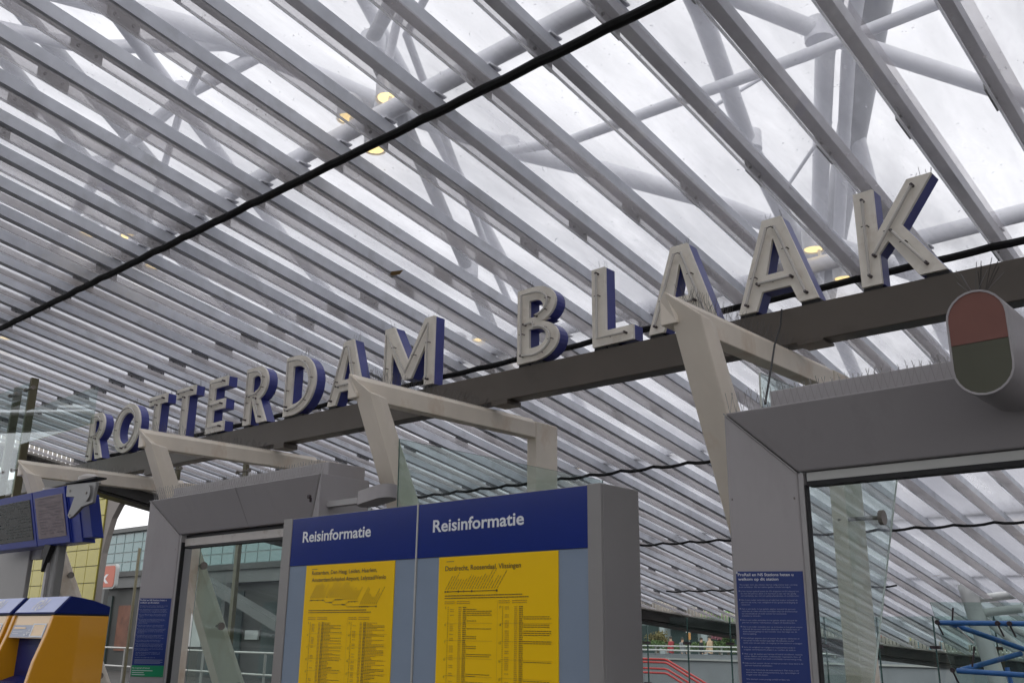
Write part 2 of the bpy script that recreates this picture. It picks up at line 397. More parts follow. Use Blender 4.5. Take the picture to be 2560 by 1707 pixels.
for i in range(len(beams) - 1):
    k, xr, a0, a1 = beams[i]; k2, xl, b0, b1 = beams[i + 1]
    y0 = max(a0, b0); y1 = min(a1, b1)
    dz = rnd.uniform(-0.002, 0.002)
    # pane lying on the beams
    l = xl + 0.004; r = xr - 0.004
    def slab(p, q, lo, hi, name, mt):
        m = MB()
        zt = lambda y: roof_z(y, hi + dz); zb = lambda y: roof_z(y, lo + dz)
        m.add([(p, y0, zb(y0)), (q, y0, zb(y0)), (q, y1, zb(y1)), (p, y1, zb(y1)), (p, y0, zt(y0)), (q, y0, zt(y0)), (q, y1, zt(y1)), (p, y1, zt(y1))], [(3, 2, 1, 0), (4, 5, 6, 7)])
        m.build(name, mt, can)
    slab(l, r, BH + 0.006, BH + 0.018, 'glass_pane', 'roof_glass')
    # narrow translucent drip strip hung under each beam
    slab(xl + 0.007, xl + 0.145 + 0.02 * rnd.random(), -0.112, -0.104, 'drip_strip', 'roof_glass_edge')
# hanger plates: short dark plates with two bolts between beam and glass
def hanger_mb():
    m = MB()
    y0, y1 = 0.0, 0.235
    def zz(y, d): return -SL * y + d
    m.hexa([(-0.028, y0, zz(y0, -0.096)), (-0.016, y0, zz(y0, -0.096)), (-0.016, y1, zz(y1, -0.096)), (-0.028, y1, zz(y1, -0.096)),
            (-0.028, y0, zz(y0, 0.02)), (-0.016, y0, zz(y0, 0.02)), (-0.016, y1, zz(y1, 0.02)), (-0.028, y1, zz(y1, 0.02))])
    m.cur = 1
    for y in (0.05, 0.185):
        m.disc((-0.016, y, zz(y, -0.045)), (1, 0, 0), 0.011, 0.014, 8)
    return m
spots = []
for k, x, y0, y1 in beams:
    for j in range(-2, 14):
        y = 2.2 + 1.773 * j
        if y0 + 0.1 < y < y1 - 0.3 and x < 3: spots.append((x, y, roof_z(y)))
spots.sort(key=lambda p: abs(p[0]) * 0.6 + abs(p[1]) + (6 if p[0] > 0 else 0))
first = None
for i, p in enumerate(spots[:280]):
    if first is None:
        first = hanger_mb().build('hanger_plate', ['galv_dark', 'black_rubber'], base=(0, 0, 0)); first.parent = can; first.location = Vector(p) - wloc(can)
    else:
        o = bpy.data.objects.new('hanger_plate', first.data); COL.objects.link(o); o.parent = can; o.location = Vector(p) - wloc(can)
m = MB(); hm = hanger_mb()
for p in spots[280:]:
    m.add([(v[0] + p[0], v[1] + p[1], v[2] + p[2]) for v in hm.v], hm.f)
if spots[280:]: tag(m.build('far_hanger_plates', 'galv_dark', can), kind='stuff')

# cross tubes above the beams with small claw brackets
CY = [0.65, 4.17, 7.69, 11.26, 14.85, 18.4, 22.0]
br = None
for y in CY:
    h = RR * RR - ((y - RC[1]) / 0.983) ** 2
    xl = RC[0] - math.sqrt(h) + 0.3
    z = roof_z(y, BH + 0.115)
    m = MB(); m.tube([(xl, y, z), (2 * RC[0] - xl, y, z)], 0.072, 16); m.build('cross_tube', 'tube_paint', can, smooth=True)
    for k, x, y0, y1 in beams:
        if not (xl < x < 0) or y > 16: continue
        if br is None:
            mm = MB()
            mm.prism([(-0.05, -0.006, 0), (0.05, -0.006, 0), (0.02, -0.006, 0.10), (-0.02, -0.006, 0.10)], [(-0.05, 0.006, 0), (0.05, 0.006, 0), (0.02, 0.006, 0.10), (-0.02, 0.006, 0.10)])
            mm.prism([(-0.006, -0.055, 0.01), (0.006, -0.055, 0.01), (0.006, 0.055, -0.01), (-0.006, 0.055, -0.01)], [(-0.006, -0.03, 0.10), (0.006, -0.03, 0.10), (0.006, 0.03, 0.10), (-0.006, 0.03, 0.10)])
            mm.box(-0.05, 0.05, -0.06, 0.06, -0.004, 0.008)
            br = mm.build('claw_bracket', 'tube_paint', base=(0, 0, 0)); br.parent = can; br.location = Vector((x, y, roof_z(y, BH + .026))) - wloc(can)
        else:
            o = bpy.data.objects.new('claw_bracket', br.data); COL.objects.link(o); o.parent = can; o.location = Vector((x, y, roof_z(y, BH + .026))) - wloc(can)
# rim: dark channel round the disc, light lip, short stubs
ang = [R(a) for a in range(0, 361, 4)]
def rim_pt(a, rr, d): 
    x = RC[0] + rr * math.cos(a); y = RC[1] + 0.983 * rr * math.sin(a)
    return (x, y, roof_z(y, d))
def rim_strip(name, mt, r0, r1, d0, d1):
    m = MB()
    for i in range(len(ang) - 1):
        a, b = ang[i], ang[i + 1]
        m.hexa([rim_pt(a, r0, d0), rim_pt(a, r1, d0), rim_pt(b, r1, d0), rim_pt(b, r0, d0), rim_pt(a, r0, d1), rim_pt(a, r1, d1), rim_pt(b, r1, d1), rim_pt(b, r0, d1)])
    return m.build(name, mt, can)
rim_strip('rim_channel', 'rim_dark', 22.55, 22.85, -0.34, -0.14)
rim_strip('rim_lip', 'rim_light', 22.40, 22.62, -0.138, -0.10)
rim_strip('rim_flange', 'rim_dark', 22.62, 23.0, -0.39, -0.345)
m = MB()
for i in range(520):
    a = R(70 + 112 * i / 520.0)
    p = rim_pt(a, 22.5, -0.095); q = rim_pt(a, 22.5, 0.12)
    m.hexa([(p[0] - .025, p[1] - .025, p[2]), (p[0] + .025, p[1] - .025, p[2]), (p[0] + .025, p[1] + .025, p[2]), (p[0] - .025, p[1] + .025, p[2]),
            (p[0] - .025, p[1] - .025, q[2]), (p[0] + .025, p[1] - .025, q[2]), (p[0] + .025, p[1] + .025, q[2]), (p[0] - .025, p[1] + .025, q[2])])
tag(m.build('rim_stubs', 'rim_light', can), kind='stuff')

# ---------------- steel tube arch above the glass
arch = empty('steel_arch', (-6, 5, 6), 'tubular steel arch and struts seen through the glass roof', 'arch')
def tb(name, pts, r, mt='tube_paint', n=16):
    ext = 5.0 if name in ('cross_brace', 'strut') else 0.0
    if ext:
        p = [Vector(q) for q in pts]; a_ = p[0] + (p[0] - p[1]).normalized() * ext; b_ = p[-1] + (p[-1] - p[-2]).normalized() * ext
        a_.z = max(a_.z, roof_z(a_.y, 0.42)); b_.z = max(b_.z, roof_z(b_.y, 0.42)); pts = [tuple(a_)] + pts + [tuple(b_)]
    return tb0(name, pts, r, mt, n)
def tb0(name, pts, r, mt='tube_paint', n=16): return (lambda m: m.build(name, mt, arch, smooth=True))(MB().tube(pts, r * 0.86, n))
tb('arch_tube', [(-9.0, 1.0, 7.2), (-7.87, 2.6, 7.01), (-7.22, 3.52, 6.84), (-6.89, 4.19, 6.72), (-6.45, 5.36, 6.5), (-5.85, 6.43, 6.3), (-5.40, 7.05, 6.2), (-4.7, 8.01, 6.0), (-4.34, 8.76, 5.86), (-3.9, 9.6, 5.72), (-2.6, 12.2, 5.3)], 0.115)
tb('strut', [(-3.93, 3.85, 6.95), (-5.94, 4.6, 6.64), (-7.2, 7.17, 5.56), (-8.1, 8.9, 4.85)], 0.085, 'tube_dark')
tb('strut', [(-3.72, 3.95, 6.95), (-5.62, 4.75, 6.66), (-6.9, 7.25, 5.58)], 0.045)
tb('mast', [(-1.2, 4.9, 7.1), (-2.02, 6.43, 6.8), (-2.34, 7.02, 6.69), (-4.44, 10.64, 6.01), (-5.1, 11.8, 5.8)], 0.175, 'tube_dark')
tb('mast', [(-1.9, 5.6, 6.75), (-2.53, 6.62, 6.56), (-2.87, 7.18, 6.46), (-4.25, 9.91, 5.95), (-4.8, 11.0, 5.75)], 0.10)
tb('mast', [(-1.75, 5.65, 6.78), (-2.70, 7.28, 6.46), (-4.05, 10.0, 5.95)], 0.075)
tb('strut', [(-3.1, 4.9, 6.6), (-3.32, 5.87, 6.4), (-3.82, 7.52, 6.09), (-4.37, 9.89, 5.65), (-4.7, 11.2, 5.4)], 0.10)
tb('strut', [(-3.4, 4.9, 6.6), (-2.99, 5.92, 6.39), (-2.61, 6.61, 6.26), (-1.71, 7.96, 6.01), (-1.2, 8.75, 5.85)], 0.085)
tb0('strut', [(-3.15, 8.45, 6.4), (-3.24, 9.01, 5.81), (-3.41, 10.6, 5.45), (-3.6, 12.0, 5.1)], 0.09)
tb0('rod', [(-3.9, 6.9, 6.2), (-2.6, 6.9, 6.45)], 0.022)
tb0('rod', [(-4.1, 8.6, 5.95), (-3.2, 8.0, 6.3)], 0.022)
tb0('rod', [(-3.45, 6.0, 6.38), (-2.2, 6.0, 6.68)], 0.022)
for p in ((-5.92, 4.62, 6.63), (-2.65, 6.55, 6.28), (-3.8, 7.5, 6.1), (-5.85, 6.35, 6.28), (-7.2, 7.17, 5.56), (-9.4, 3.85, 6.28), (-7.5, 3.70, 6.32)):
    m = MB(); m.tube([Vector(p) + Vector((0, 0, -.13)), Vector(p) + Vector((0, 0, -.09)), Vector(p) + Vector((0, 0, .09)), Vector(p) + Vector((0, 0, .13))], [.05, .115, .115, .05], 16); m.build('node', 'tube_paint', arch, smooth=True)
tb0('cross_brace', [(-5.85, 6.25, 6.2), (-4.87, 6.12, 5.92), (-2.57, 6.17, 5.85), (3.0, 6.22, 5.84)], 0.058)
tb0('cross_brace', [(-13.6, 4.8, 5.75), (-12.4, 4.5, 6.1), (-9.37, 3.85, 6.28), (-7.48, 3.75, 6.38), (-6.9, 4.12, 6.72)], 0.075)
tb0('cross_brace', [(-10.2, 4.80, 5.9), (-9.75, 4.60, 6.12), (-7.58, 3.75, 6.31), (-7.0, 3.6, 6.4)], 0.042)
tb0('cross_brace', [(-4.75, 4.1, 6.5), (-5.1, 4.2, 6.22), (-5.7, 4.5, 5.6)], 0.042)
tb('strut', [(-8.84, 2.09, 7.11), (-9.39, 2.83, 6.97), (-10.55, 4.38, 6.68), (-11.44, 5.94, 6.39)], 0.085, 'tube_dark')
tb('strut', [(-7.0, 2.75, 6.5), (-7.25, 3.17, 6.41), (-8.29, 4.88, 6.09), (-8.95, 6.05, 5.88)], 0.075)
tb0('strut', [(-11.0, -1.0, 7.5), (-8.6, 2.1, 6.8), (-7.94, 2.96, 6.65), (-7.0, 3.9, 6.75)], 0.075)
tb('strut', [(-7.5, 8.5, 5.6), (-8.6, 11.2, 4.7)], 0.075)
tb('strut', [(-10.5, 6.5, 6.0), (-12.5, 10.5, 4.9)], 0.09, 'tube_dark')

# ---------------- downlights above the glass
def downlight(x, y, z, label):
    r = empty('downlight', (x, y, z), label, 'lamp', 'round downlights above the glass roof')
    m = MB(); m.tube([(x, y, z + 0.005), (x, y, z + 0.17), (x, y, z + 0.21)], [0.095, 0.095, 0.05], 20); m.build('housing', 'lamp_body', r, smooth=True)
    m = MB(); m.tube([(x, y, z - 0.004), (x, y, z + 0.003)], 0.078, 20); m.build('lens', 'lamp_lens', r)
    m = MB(); m.tube([(x, y, z - 0.012), (x, y, z + 0.006)], 0.098, 20, cap=False); m.build('trim_ring', 'lamp_body', r)
    yt = min((q for q in (4.17, 7.69, 11.26, 14.85)), key=lambda q: abs(q - y)); zt_ = roof_z(yt, BH + 0.115)
    m = MB(); m.tube([(x, y, z + 0.12), (x + .02, (y + yt) / 2 + .02, z + .16), (x + .04, yt, zt_ + .05)], 0.016, 8); m.build('arm', 'tube_paint', r)
for p, l in [((-5.13, 4.18, 5.57), 'brightest round downlight of the three above the long black cable'), ((-5.6, 4.17, 5.57), 'dim downlight left of the brightest one, above the black cable'),
             ((-5.73, 4.56, 5.50), 'downlight just under the black cable, half hidden by it'), ((-9.27, 4.18, 5.57), 'bright downlight at left, above the black cable'),
             ((-9.67, 3.91, 5.62), 'dim downlight left of the bright one in the left cluster'), ((-9.66, 4.67, 5.48), 'faint downlight just below the black cable at left'),
             ((-13.78, 4.68, 5.47), 'faint downlight at the left edge of the picture'), ((-7.49, 7.69, 4.91), 'downlight between the M and the B of the sign, upper one'),
             ((-7.94, 7.78, 4.89), 'downlight between the M and the B of the sign, lower one'), ((-3.33, 7.65, 4.92), 'downlight between the last A and the K of the sign'),
             ((-3.32, 8.24, 4.81), 'downlight touching the cable beside the foot of the K'), ((-9.34, 11.8, 4.14), 'small downlight above the timetable cabinet'),
             ((-3.94, 15.4, 3.47), 'small downlight seen through the right portal opening'), ((-7.1, 8.05, 4.84), 'downlight beside the foot of the B')]:
    downlight(*p, l)

# ---------------- black cables under the glass
def cable(y, x0, x1, r, label, sag=0.009):
    m = MB(); pts = []
    xs = sorted([b[1] for b in beams if x0 < b[1] < x1])
    z = lambda d: roof_z(y, -0.114 - r + d)
    for i, x in enumerate(xs):
        pts.append((x, y + rnd.uniform(-.005, .005), z(rnd.uniform(-.004, .0))))
        if i < len(xs) - 1:
            for t in (0.25, 0.5, 0.75): pts.append((x + (xs[i + 1] - x) * t, y + rnd.uniform(-.003, .003), z(-sag * 4 * t * (1 - t))))
    m.tube(pts, r, 8)
    o = tag(m.build('black_cable', 'black_cable', smooth=True), label, 'cable', 'black cables strung under the glass roof')
    return o
cable(4.03, -17.0, 0.5, 0.033, 'thick black cable crossing the whole upper half of the picture')
cable(7.43, -16.5, 0.5, 0.032, 'black cable running just behind the sign letters')
cable(10.92, -15.6, 0.5, 0.022, 'black cable above the timetable cabinet, ending at the right post', 0.03)
cable(14.4, -14.5, 0.5, 0.020, 'black cable at mid height of the right portal opening', 0.03)
cable(17.8, -11.9, -6.4, 0.016, 'lowest short black cable near the far rim', 0.03)

# ================================================================== SIGN
def zbase(x): return 3.745 - 0.0066 * x
YS = 5.78; LH = 0.655; ST = 0.132; DEP = 0.135
m = MB()
def bz(x): return zbase(x) - 0.022
xa, xb = -16.6, 0.6
ya, yb = 5.80, 5.95
m.hexa([(xa, ya, bz(xa) - 0.255), (xb, ya, bz(xb) - 0.255), (xb, yb, bz(xb) - 0.255), (xa, yb, bz(xa) - 0.255), (xa, ya, bz(xa)), (xb, ya, bz(xb)), (xb, yb, bz(xb)), (xa, yb, bz(xa))])
sb = m.build('sign_beam', 'brown_beam'); bevel(sb, 0.006, 2)
tag(sb, 'long dark brown beam carrying the station name letters', 'beam')
for x in (-2.6, -5.4, -8.6, -11.4):
    m = MB(); m.box(x - 0.09, x + 0.09, 5.79, 5.97, 3.468, bz(x) - 0.2545); m.build('saddle', 'brown_beam', sb)

def arc(cx, cy, rx, ry, a0, a1, n=14): return [(cx + rx * math.cos(R(a0 + (a1 - a0) * i / n)), cy + ry * math.sin(R(a0 + (a1 - a0) * i / n))) for i in range(n + 1)]
s = ST; H = LH
def glyph(ch):
    """outline splines and neon centre lines, in metres"""
    t = 0.118
    if ch == 'L':
        W = 0.39; return W, [[(0, 0), (W, 0), (W, t), (s, t), (s, H), (0, H)]], [[(s / 2, H - .05), (s / 2, t / 2), (W - .06, t / 2)]]
    if ch == 'T':
        W = 0.43; c = W / 2; return W, [[(c - s / 2, 0), (c + s / 2, 0), (c + s / 2, H - t), (W, H - t), (W, H), (0, H), (0, H - t), (c - s / 2, H - t)]], [[(.05, H - t / 2), (W - .05, H - t / 2)], [(c, H - t - .01), (c, .05)]]
    if ch == 'E':
        W = 0.385; y1 = (H - t) / 2; y2 = y1 + t
        return W, [[(0, 0), (W, 0), (W, t), (s, t), (s, y1), (W - .02, y1), (W - .02, y2), (s, y2), (s, H - t), (W, H - t), (W, H), (0, H)]], [[(W - .05, H - t / 2), (s / 2, H - t / 2), (s / 2, t / 2), (W - .05, t / 2)], [(s / 2 + .03, H / 2), (W - .06, H / 2)]]
    if ch == 'O':
        W = 0.70; c = W / 2; return W, [arc(c, H / 2, c, H / 2, 0, 350, 35), arc(c, H / 2, c - s, H / 2 - t, 0, 350, 35)], [arc(c, H / 2, c - s / 2, H / 2 - t / 2, -80, 262, 36)]
    if ch == 'D':
        W = 0.54; k = 0.16
        return W, [[(0, 0), (k, 0)] + arc(k, H / 2, W - k, H / 2, -90, 90, 22) + [(0, H)], [(s, t), (k + .02, t)] + arc(k + .02, H / 2, W - k - s - .01, H / 2 - t, -90, 90, 20) + [(s, H - t)]], \
            [[(s / 2, .1), (s / 2, H - t / 2), (k, H - t / 2)] + arc(k + .01, H / 2, W - k - s / 2, H / 2 - t / 2, 90, -90, 20) + [(s / 2 + .02, t / 2)]]
    if ch == 'R':
        W = 0.43; k = 0.2; yb = 0.265; ym = (H + yb) / 2; rr = (H - yb) / 2
        o = [(0, 0), (s, 0), (s, yb - .0), (s + .012, yb), (W - s - .02, 0), (W + .02, 0), (k + .085, yb + .02)] + arc(k + .02, ym, W - k - .02, rr, -68, 90, 16) + [(0, H)]
        return W, [o, [(s, yb + t - .02), (k, yb + t - .02)] + arc(k, ym + .005, W - k - s, rr - t + .012, -90, 90, 14) + [(s, H - t)]], \
            [[(s / 2, .06), (s / 2, H - t / 2), (k, H - t / 2)] + arc(k, ym, W - k - s / 2, rr - t / 2, 90, -90, 14) + [(s / 2 + .03, yb + t / 2)], [(k + .03, yb + .02), (W - s / 2 - .01, .06)]]
    if ch == 'B':
        W = 0.45; k = 0.19; yb = 0.325; r1 = (H - yb) / 2; r2 = (yb + .02) / 2
        o = [(0, 0), (k, 0)] + arc(k, r2, W - k, r2, -90, 78, 14) + [(k + .17, yb + .02)] + arc(k, yb + r1, W - k - .03, r1, -70, 90, 14) + [(0, H)]
        h1 = [(s, t), (k, t)] + arc(k, (t + yb - .04) / 2, W - k - s, (yb - .04 - t) / 2, -90, 90, 12) + [(s, yb - .04)]
        h2 = [(s, yb + .06), (k, yb + .06)] + arc(k, (yb + .06 + H - t) / 2, W - k - s - .03, (H - t - yb - .06) / 2, -90, 90, 12) + [(s, H - t)]
        return W, [o, h1, h2], [[(s / 2, t / 2), (s / 2, H - t / 2), (k, H - t / 2)] + arc(k, yb + r1, W - k - s / 2 - .03, r1 - t / 2, 90, -80, 12), [(s / 2 + .03, yb + .005), (k, yb + .005)] + arc(k, r2 - .005, W - k - s / 2, r2 - t / 2 + .01, 85, -90, 12) + [(s / 2, t / 2)]]
    if ch == 'A':
        W = 0.59; c = W / 2; tw = 0.072
        xl = lambda y, off=0: (c - tw) * y / H + off
        def inner(y): return (s + .012) + (c - tw) * y / H
        y1, y2 = .13, .245
        o = [(0, 0), (s + .005, 0), (inner(y1), y1), (W - inner(y1), y1), (W - s - .005, 0), (W, 0), (c + tw, H), (c - tw, H)]
        yt = 0.50
        hole = [(inner(y2), y2), (W - inner(y2), y2), (c + .004, yt), (c - .004, yt)]
        return W, [o, hole], [[(.075, .05), (c - .03, H - .075), (c + .03, H - .075), (W - .075, .05)], [(.17, .185), (W - .17, .185)]]
    if ch == 'M':
        W = 0.70; c = W / 2; v = .115
        o = [(0, 0), (v, 0), (v, H - .26), (c - .055, .10), (c + .055, .10), (W - v, H - .26), (W - v, 0), (W, 0), (W, H), (W - .13, H), (c, .27), (.13, H), (0, H)]
        return W, [o], [[(v / 2, .06), (v / 2, H - .07), (c, .16), (W - v / 2, H - .07), (W - v / 2, .05)]]
    if ch == 'K':
        W = 0.53
        o = [(0, 0), (s, 0), (s, .20), (s + .065, .275), (W - s - .035, 0), (W, 0), (s + .16, .36), (W - .02, H), (W - s - .045, H), (s, .345), (s, H), (0, H)]
        return W, [o], [[(s / 2, H - .07), (s / 2, .06)], [(s / 2 + .04, .19), (W - s / 2 - .075, H - .06)], [(s + .10, .325), (W - s / 2 - .045, .06)]]
WORDS = [('R', -13.20, 'first R of ROTTERDAM, leftmost letter of the sign'), ('O', -12.46, 'O of ROTTERDAM, the round letter'), ('T', -11.56, 'first T of ROTTERDAM, beside the O'), ('T', -10.88, 'second T of ROTTERDAM, beside the E'),
         ('E', -10.12, 'E of ROTTERDAM'), ('R', -9.33, 'second R of ROTTERDAM, between E and D'), ('D', -8.56, 'D of ROTTERDAM'), ('A', -7.79, 'A of ROTTERDAM, between D and M'), ('M', -6.93, 'M of ROTTERDAM'),
         ('B', -5.19, 'B of BLAAK, alone after the gap'), ('L', -4.39, 'L of BLAAK'), ('A', -3.86, 'first A of BLAAK, partly behind the nearest cream frame'), ('A', -3.10, 'second A of BLAAK, beside the K'), ('K', -2.215, 'K of BLAAK, rightmost letter of the sign')]
GL = {}
for ch, x0, lab in WORDS:
    if ch not in GL:
        W, sp, neon = glyph(ch)
        GL[ch] = (W, neon, curve_mesh(sp, 0.5))
    W, neon, (gv, gf) = GL[ch]
    zb = zbase(x0 + W / 2)
    L = empty('sign_letter', (x0 + W / 2, YS + DEP / 2, zb), lab + ', cream face with blue sides', 'letter', 'letters of the station name sign')
    m = MB(); m.add([(x0 + v[0], YS + 0.0125 + v[2] * 0.025, zb + v[1]) for v in gv], gf); bevel(m.build('face', 'cream', L), 0.003, 1)
    cx, cz = W / 2, H / 2
    m = MB(); m.add([(x0 + cx + (v[0] - cx) * 0.992, YS + 0.0265 + (DEP - 0.0265) * (v[2] + 0.5), zb + cz + (v[1] - cz) * 0.992) for v in gv], gf); m.build('return', 'letter_blue', L)
    m = MB(); e = MB(); st = MB()
    for ln in neon:
        pts = [(x0 + p[0], YS - 0.028, zb + p[1]) for p in ln]
        m = MB(); m.tube(pts, 0.0105, 8); m.build('neon_tube', 'neon', L, smooth=True)
        for q in (0, -1):
            p = pts[q]; e = MB(); e.disc((p[0], YS - 0.038, p[2]), (0, 1, 0), 0.0105, 0.040, 8); e.build('electrode', 'electrode', L)
        for i in range(0, len(pts) - 1, max(1, len(pts) // 4)):
            a, b = Vector(pts[i]), Vector(pts[i + 1]); p = a.lerp(b, 0.35)
            st.tube([(p.x - 0.022, YS - 0.030, p.z), (p.x + 0.022, YS - 0.030, p.z)], 0.0035, 5); st.tube([(p.x + .018, YS - 0.034, p.z), (p.x + .018, YS + 0.002, p.z)], 0.004, 5)
    tag(st.build('tube_supports', 'electrode', L), kind='stuff')
    m = MB()
    tops = sorted([(v[0], v[1]) for v in gv if v[1] > H - 0.01]); tx0, tx1 = tops[0][0], tops[-1][0]
    if ch == 'K': spans = [(0, s), (W - s - .045, W - .02)]
    elif ch == 'M': spans = [(0, .13), (W - .13, W)]
    elif ch in 'OD': spans = [(W * .3, W * .7)]
    else: spans = [(tx0, tx1)]
    for a, b in spans:
        for i in range(max(3, int((b - a) / 0.03))):
            px = x0 + rnd.uniform(a, b); py = YS + rnd.uniform(0.02, DEP - 0.02); q = H if ch not in 'OD' else H - 0.012
            hh = rnd.uniform(.05, .10)
            m.tube([(px, py, zb + q - .004), (px + rnd.uniform(-.03, .03), py + rnd.uniform(-.025, .025), zb + q + hh)], 0.0016, 4)
    if m.v: tag(m.build('bird_spikes', 'spike', L), kind='stuff')
    m = MB()
    feet = {'T': [(W / 2 - .06, W / 2 + .06)], 'O': [(W / 2 - .1, W / 2 + .1)]}.get(ch, [(0.0, s * .9)] + ([(W - s, W)] if ch in 'RAMK' else []) + ([(s, W * .6)] if ch in 'BDEL' else []))
    for a, b in feet:
        m = MB(); m.box(x0 + a, x0 + b, YS + .025, YS + DEP - .01, zb - 0.024, zb - 0.001); m.build('foot', 'letter_base', L)

# ================================================================== CREAM BENT FRAMES
FX = [(-2.762, 'nearest cream bent steel frame, in front of the letters AA'), (-5.555, 'cream bent steel frame rising behind the timetable cabinet'), (-8.763, 'cream bent steel frame in front of the letters RO'), (-11.62, 'farthest cream bent steel frame at the left, behind the blue displays')]
for fi, (x0, lab) in enumerate(FX):
    zt = 3.452 + 0.008 * fi
    F = empty('bent_frame', (x0, 5.4, 0), lab, 'frame', 'cream bent frames carrying the sign beam')
    # leaning front leg
    def sec(y, z): return [(x0, y, z), (x0 + .2, y - .012 - .03 * (z < 3), z - .0), (x0 + .215, y + .05 + .22, z), (x0 + .20, y + .30, z), (x0 + .01, y + .31, z)]
    def ly(z): return 4.30 + 0.455 * (zt - z)
    top = [(x0, 4.30, zt), (x0 + .2, 4.345, zt - .165), (x0 + .215, 4.42, zt - .178), (x0 + .19, 4.52, zt - .181), (x0 + .01, 4.54, zt - .15)]
    m = MB(); m.prism(sec(ly(-0.0), 0.0), top); bevel(m.build('front_leg', 'frame_paint', F), 0.008, 2)
    # chord running back under the sign beam
    def cs(y, z): return [(x0 - .06, y, z - .03), (x0, y, z), (x0 + .045, y, z - .045), (x0 + .05, y, z - .18), (x0 - .06, y, z - .18)]
    a = cs(4.35, zt); b = cs(6.398, zt + .012)
    a[1] = (x0, 4.303, zt + .001)
    m = MB(); m.prism(a, b); bevel(m.build('top_chord', 'frame_paint', F), 0.006, 2)
    # end: upright behind
    m = MB()
    p = [(x0 - .06, 6.40), (x0 + .05, 6.40), (x0 + .05, 6.70), (x0 - .06, 6.70)]
    tz = [zt + .0, zt - .02, zt - .02, zt + .0]
    m.prism([(q[0], q[1], 0) for q in p], [(q[0], q[1], tz[i]) for i, q in enumerate(p)]); bevel(m.build('rear_post', 'frame_paint', F), 0.008, 2)
    # bird spikes along the ridge
    m = MB()
    for i in range(150):
        y = 4.45 + 1.35 * (i / 150.0); t = (y - 4.3) / 2.0
        m.tube([(x0 + .02, y, zt - .01), (x0 + .02 + rnd.uniform(-.05, .05), y + rnd.uniform(-.03, .03), zt + rnd.uniform(.05, .10))], 0.0010, 3)
    tag(m.build('bird_spikes', 'spike', F), kind='stuff')
    # spider bolts carrying the side glass
    for z in (2.2, 1.65, 1.1):
        y = ly(z) + .10
        m = MB(); m.tube([(x0 + .2, y, z), (x0 + .30, y, z)], 0.012, 8); m.disc((x0 + .285, y, z), (1, 0, 0), 0.036, 0.022, 16); m.build('glass_bolt', 'bolt', F, smooth=True)
# side glass screens hung between leg and rear post
def screen(pts, x, label, mt='screen_glass', edge='glass_edge', tk=0.012):
    """pts: polygon in (y, z)"""
    m = MB(); n = len(pts); m.cur = 0
    A = [(x, p[0], p[1]) for p in pts]; B = [(x + tk, p[0], p[1]) for p in pts]
    m.add(A + B, [tuple(range(n)), tuple(range(n, 2 * n))[::-1]]); m.cur = 1
    m.add(A + B, [(i, (i + 1) % n, n + (i + 1) % n, n + i) for i in range(n)])
    return tag(m.build('glass_screen', [mt, edge]), label, 'glass screen', 'glass side screens of the sign frames')
screen([(4.70, 0.15), (7.15, 0.15), (7.15, 2.985), (4.64, 2.985)], -5.34, 'clear glass side screen behind the timetable cabinet')
screen([(4.80, 0.15), (5.44, 0.15), (7.02, 3.0), (7.05, 3.06), (4.89, 3.06)], -2.52, 'clear glass side screen seen through the right portal', edge='glass_edge_light')
screen([(4.91, 0.15), (7.0, 0.15), (7.0, 2.95), (4.93, 2.95)], -8.47, 'clear glass side screen seen through the left portal')
for (y, z, x) in [(6.45, 2.38, -2.52), (5.18, 1.34, -2.52)]:
    m = MB(); m.tube([(x - .26, y - .04, z), (x + .02, y, z)], 0.014, 10); m.disc((x + .013, y, z), (1, 0, 0), 0.05, 0.028, 18)
    tag(m.build('spider_bolt', 'bolt', smooth=True), 'round steel glass bolt ' + ('high' if z > 2 else 'low') + ' on the screen in the right portal', 'bolt', 'round bolts on the right glass screen')

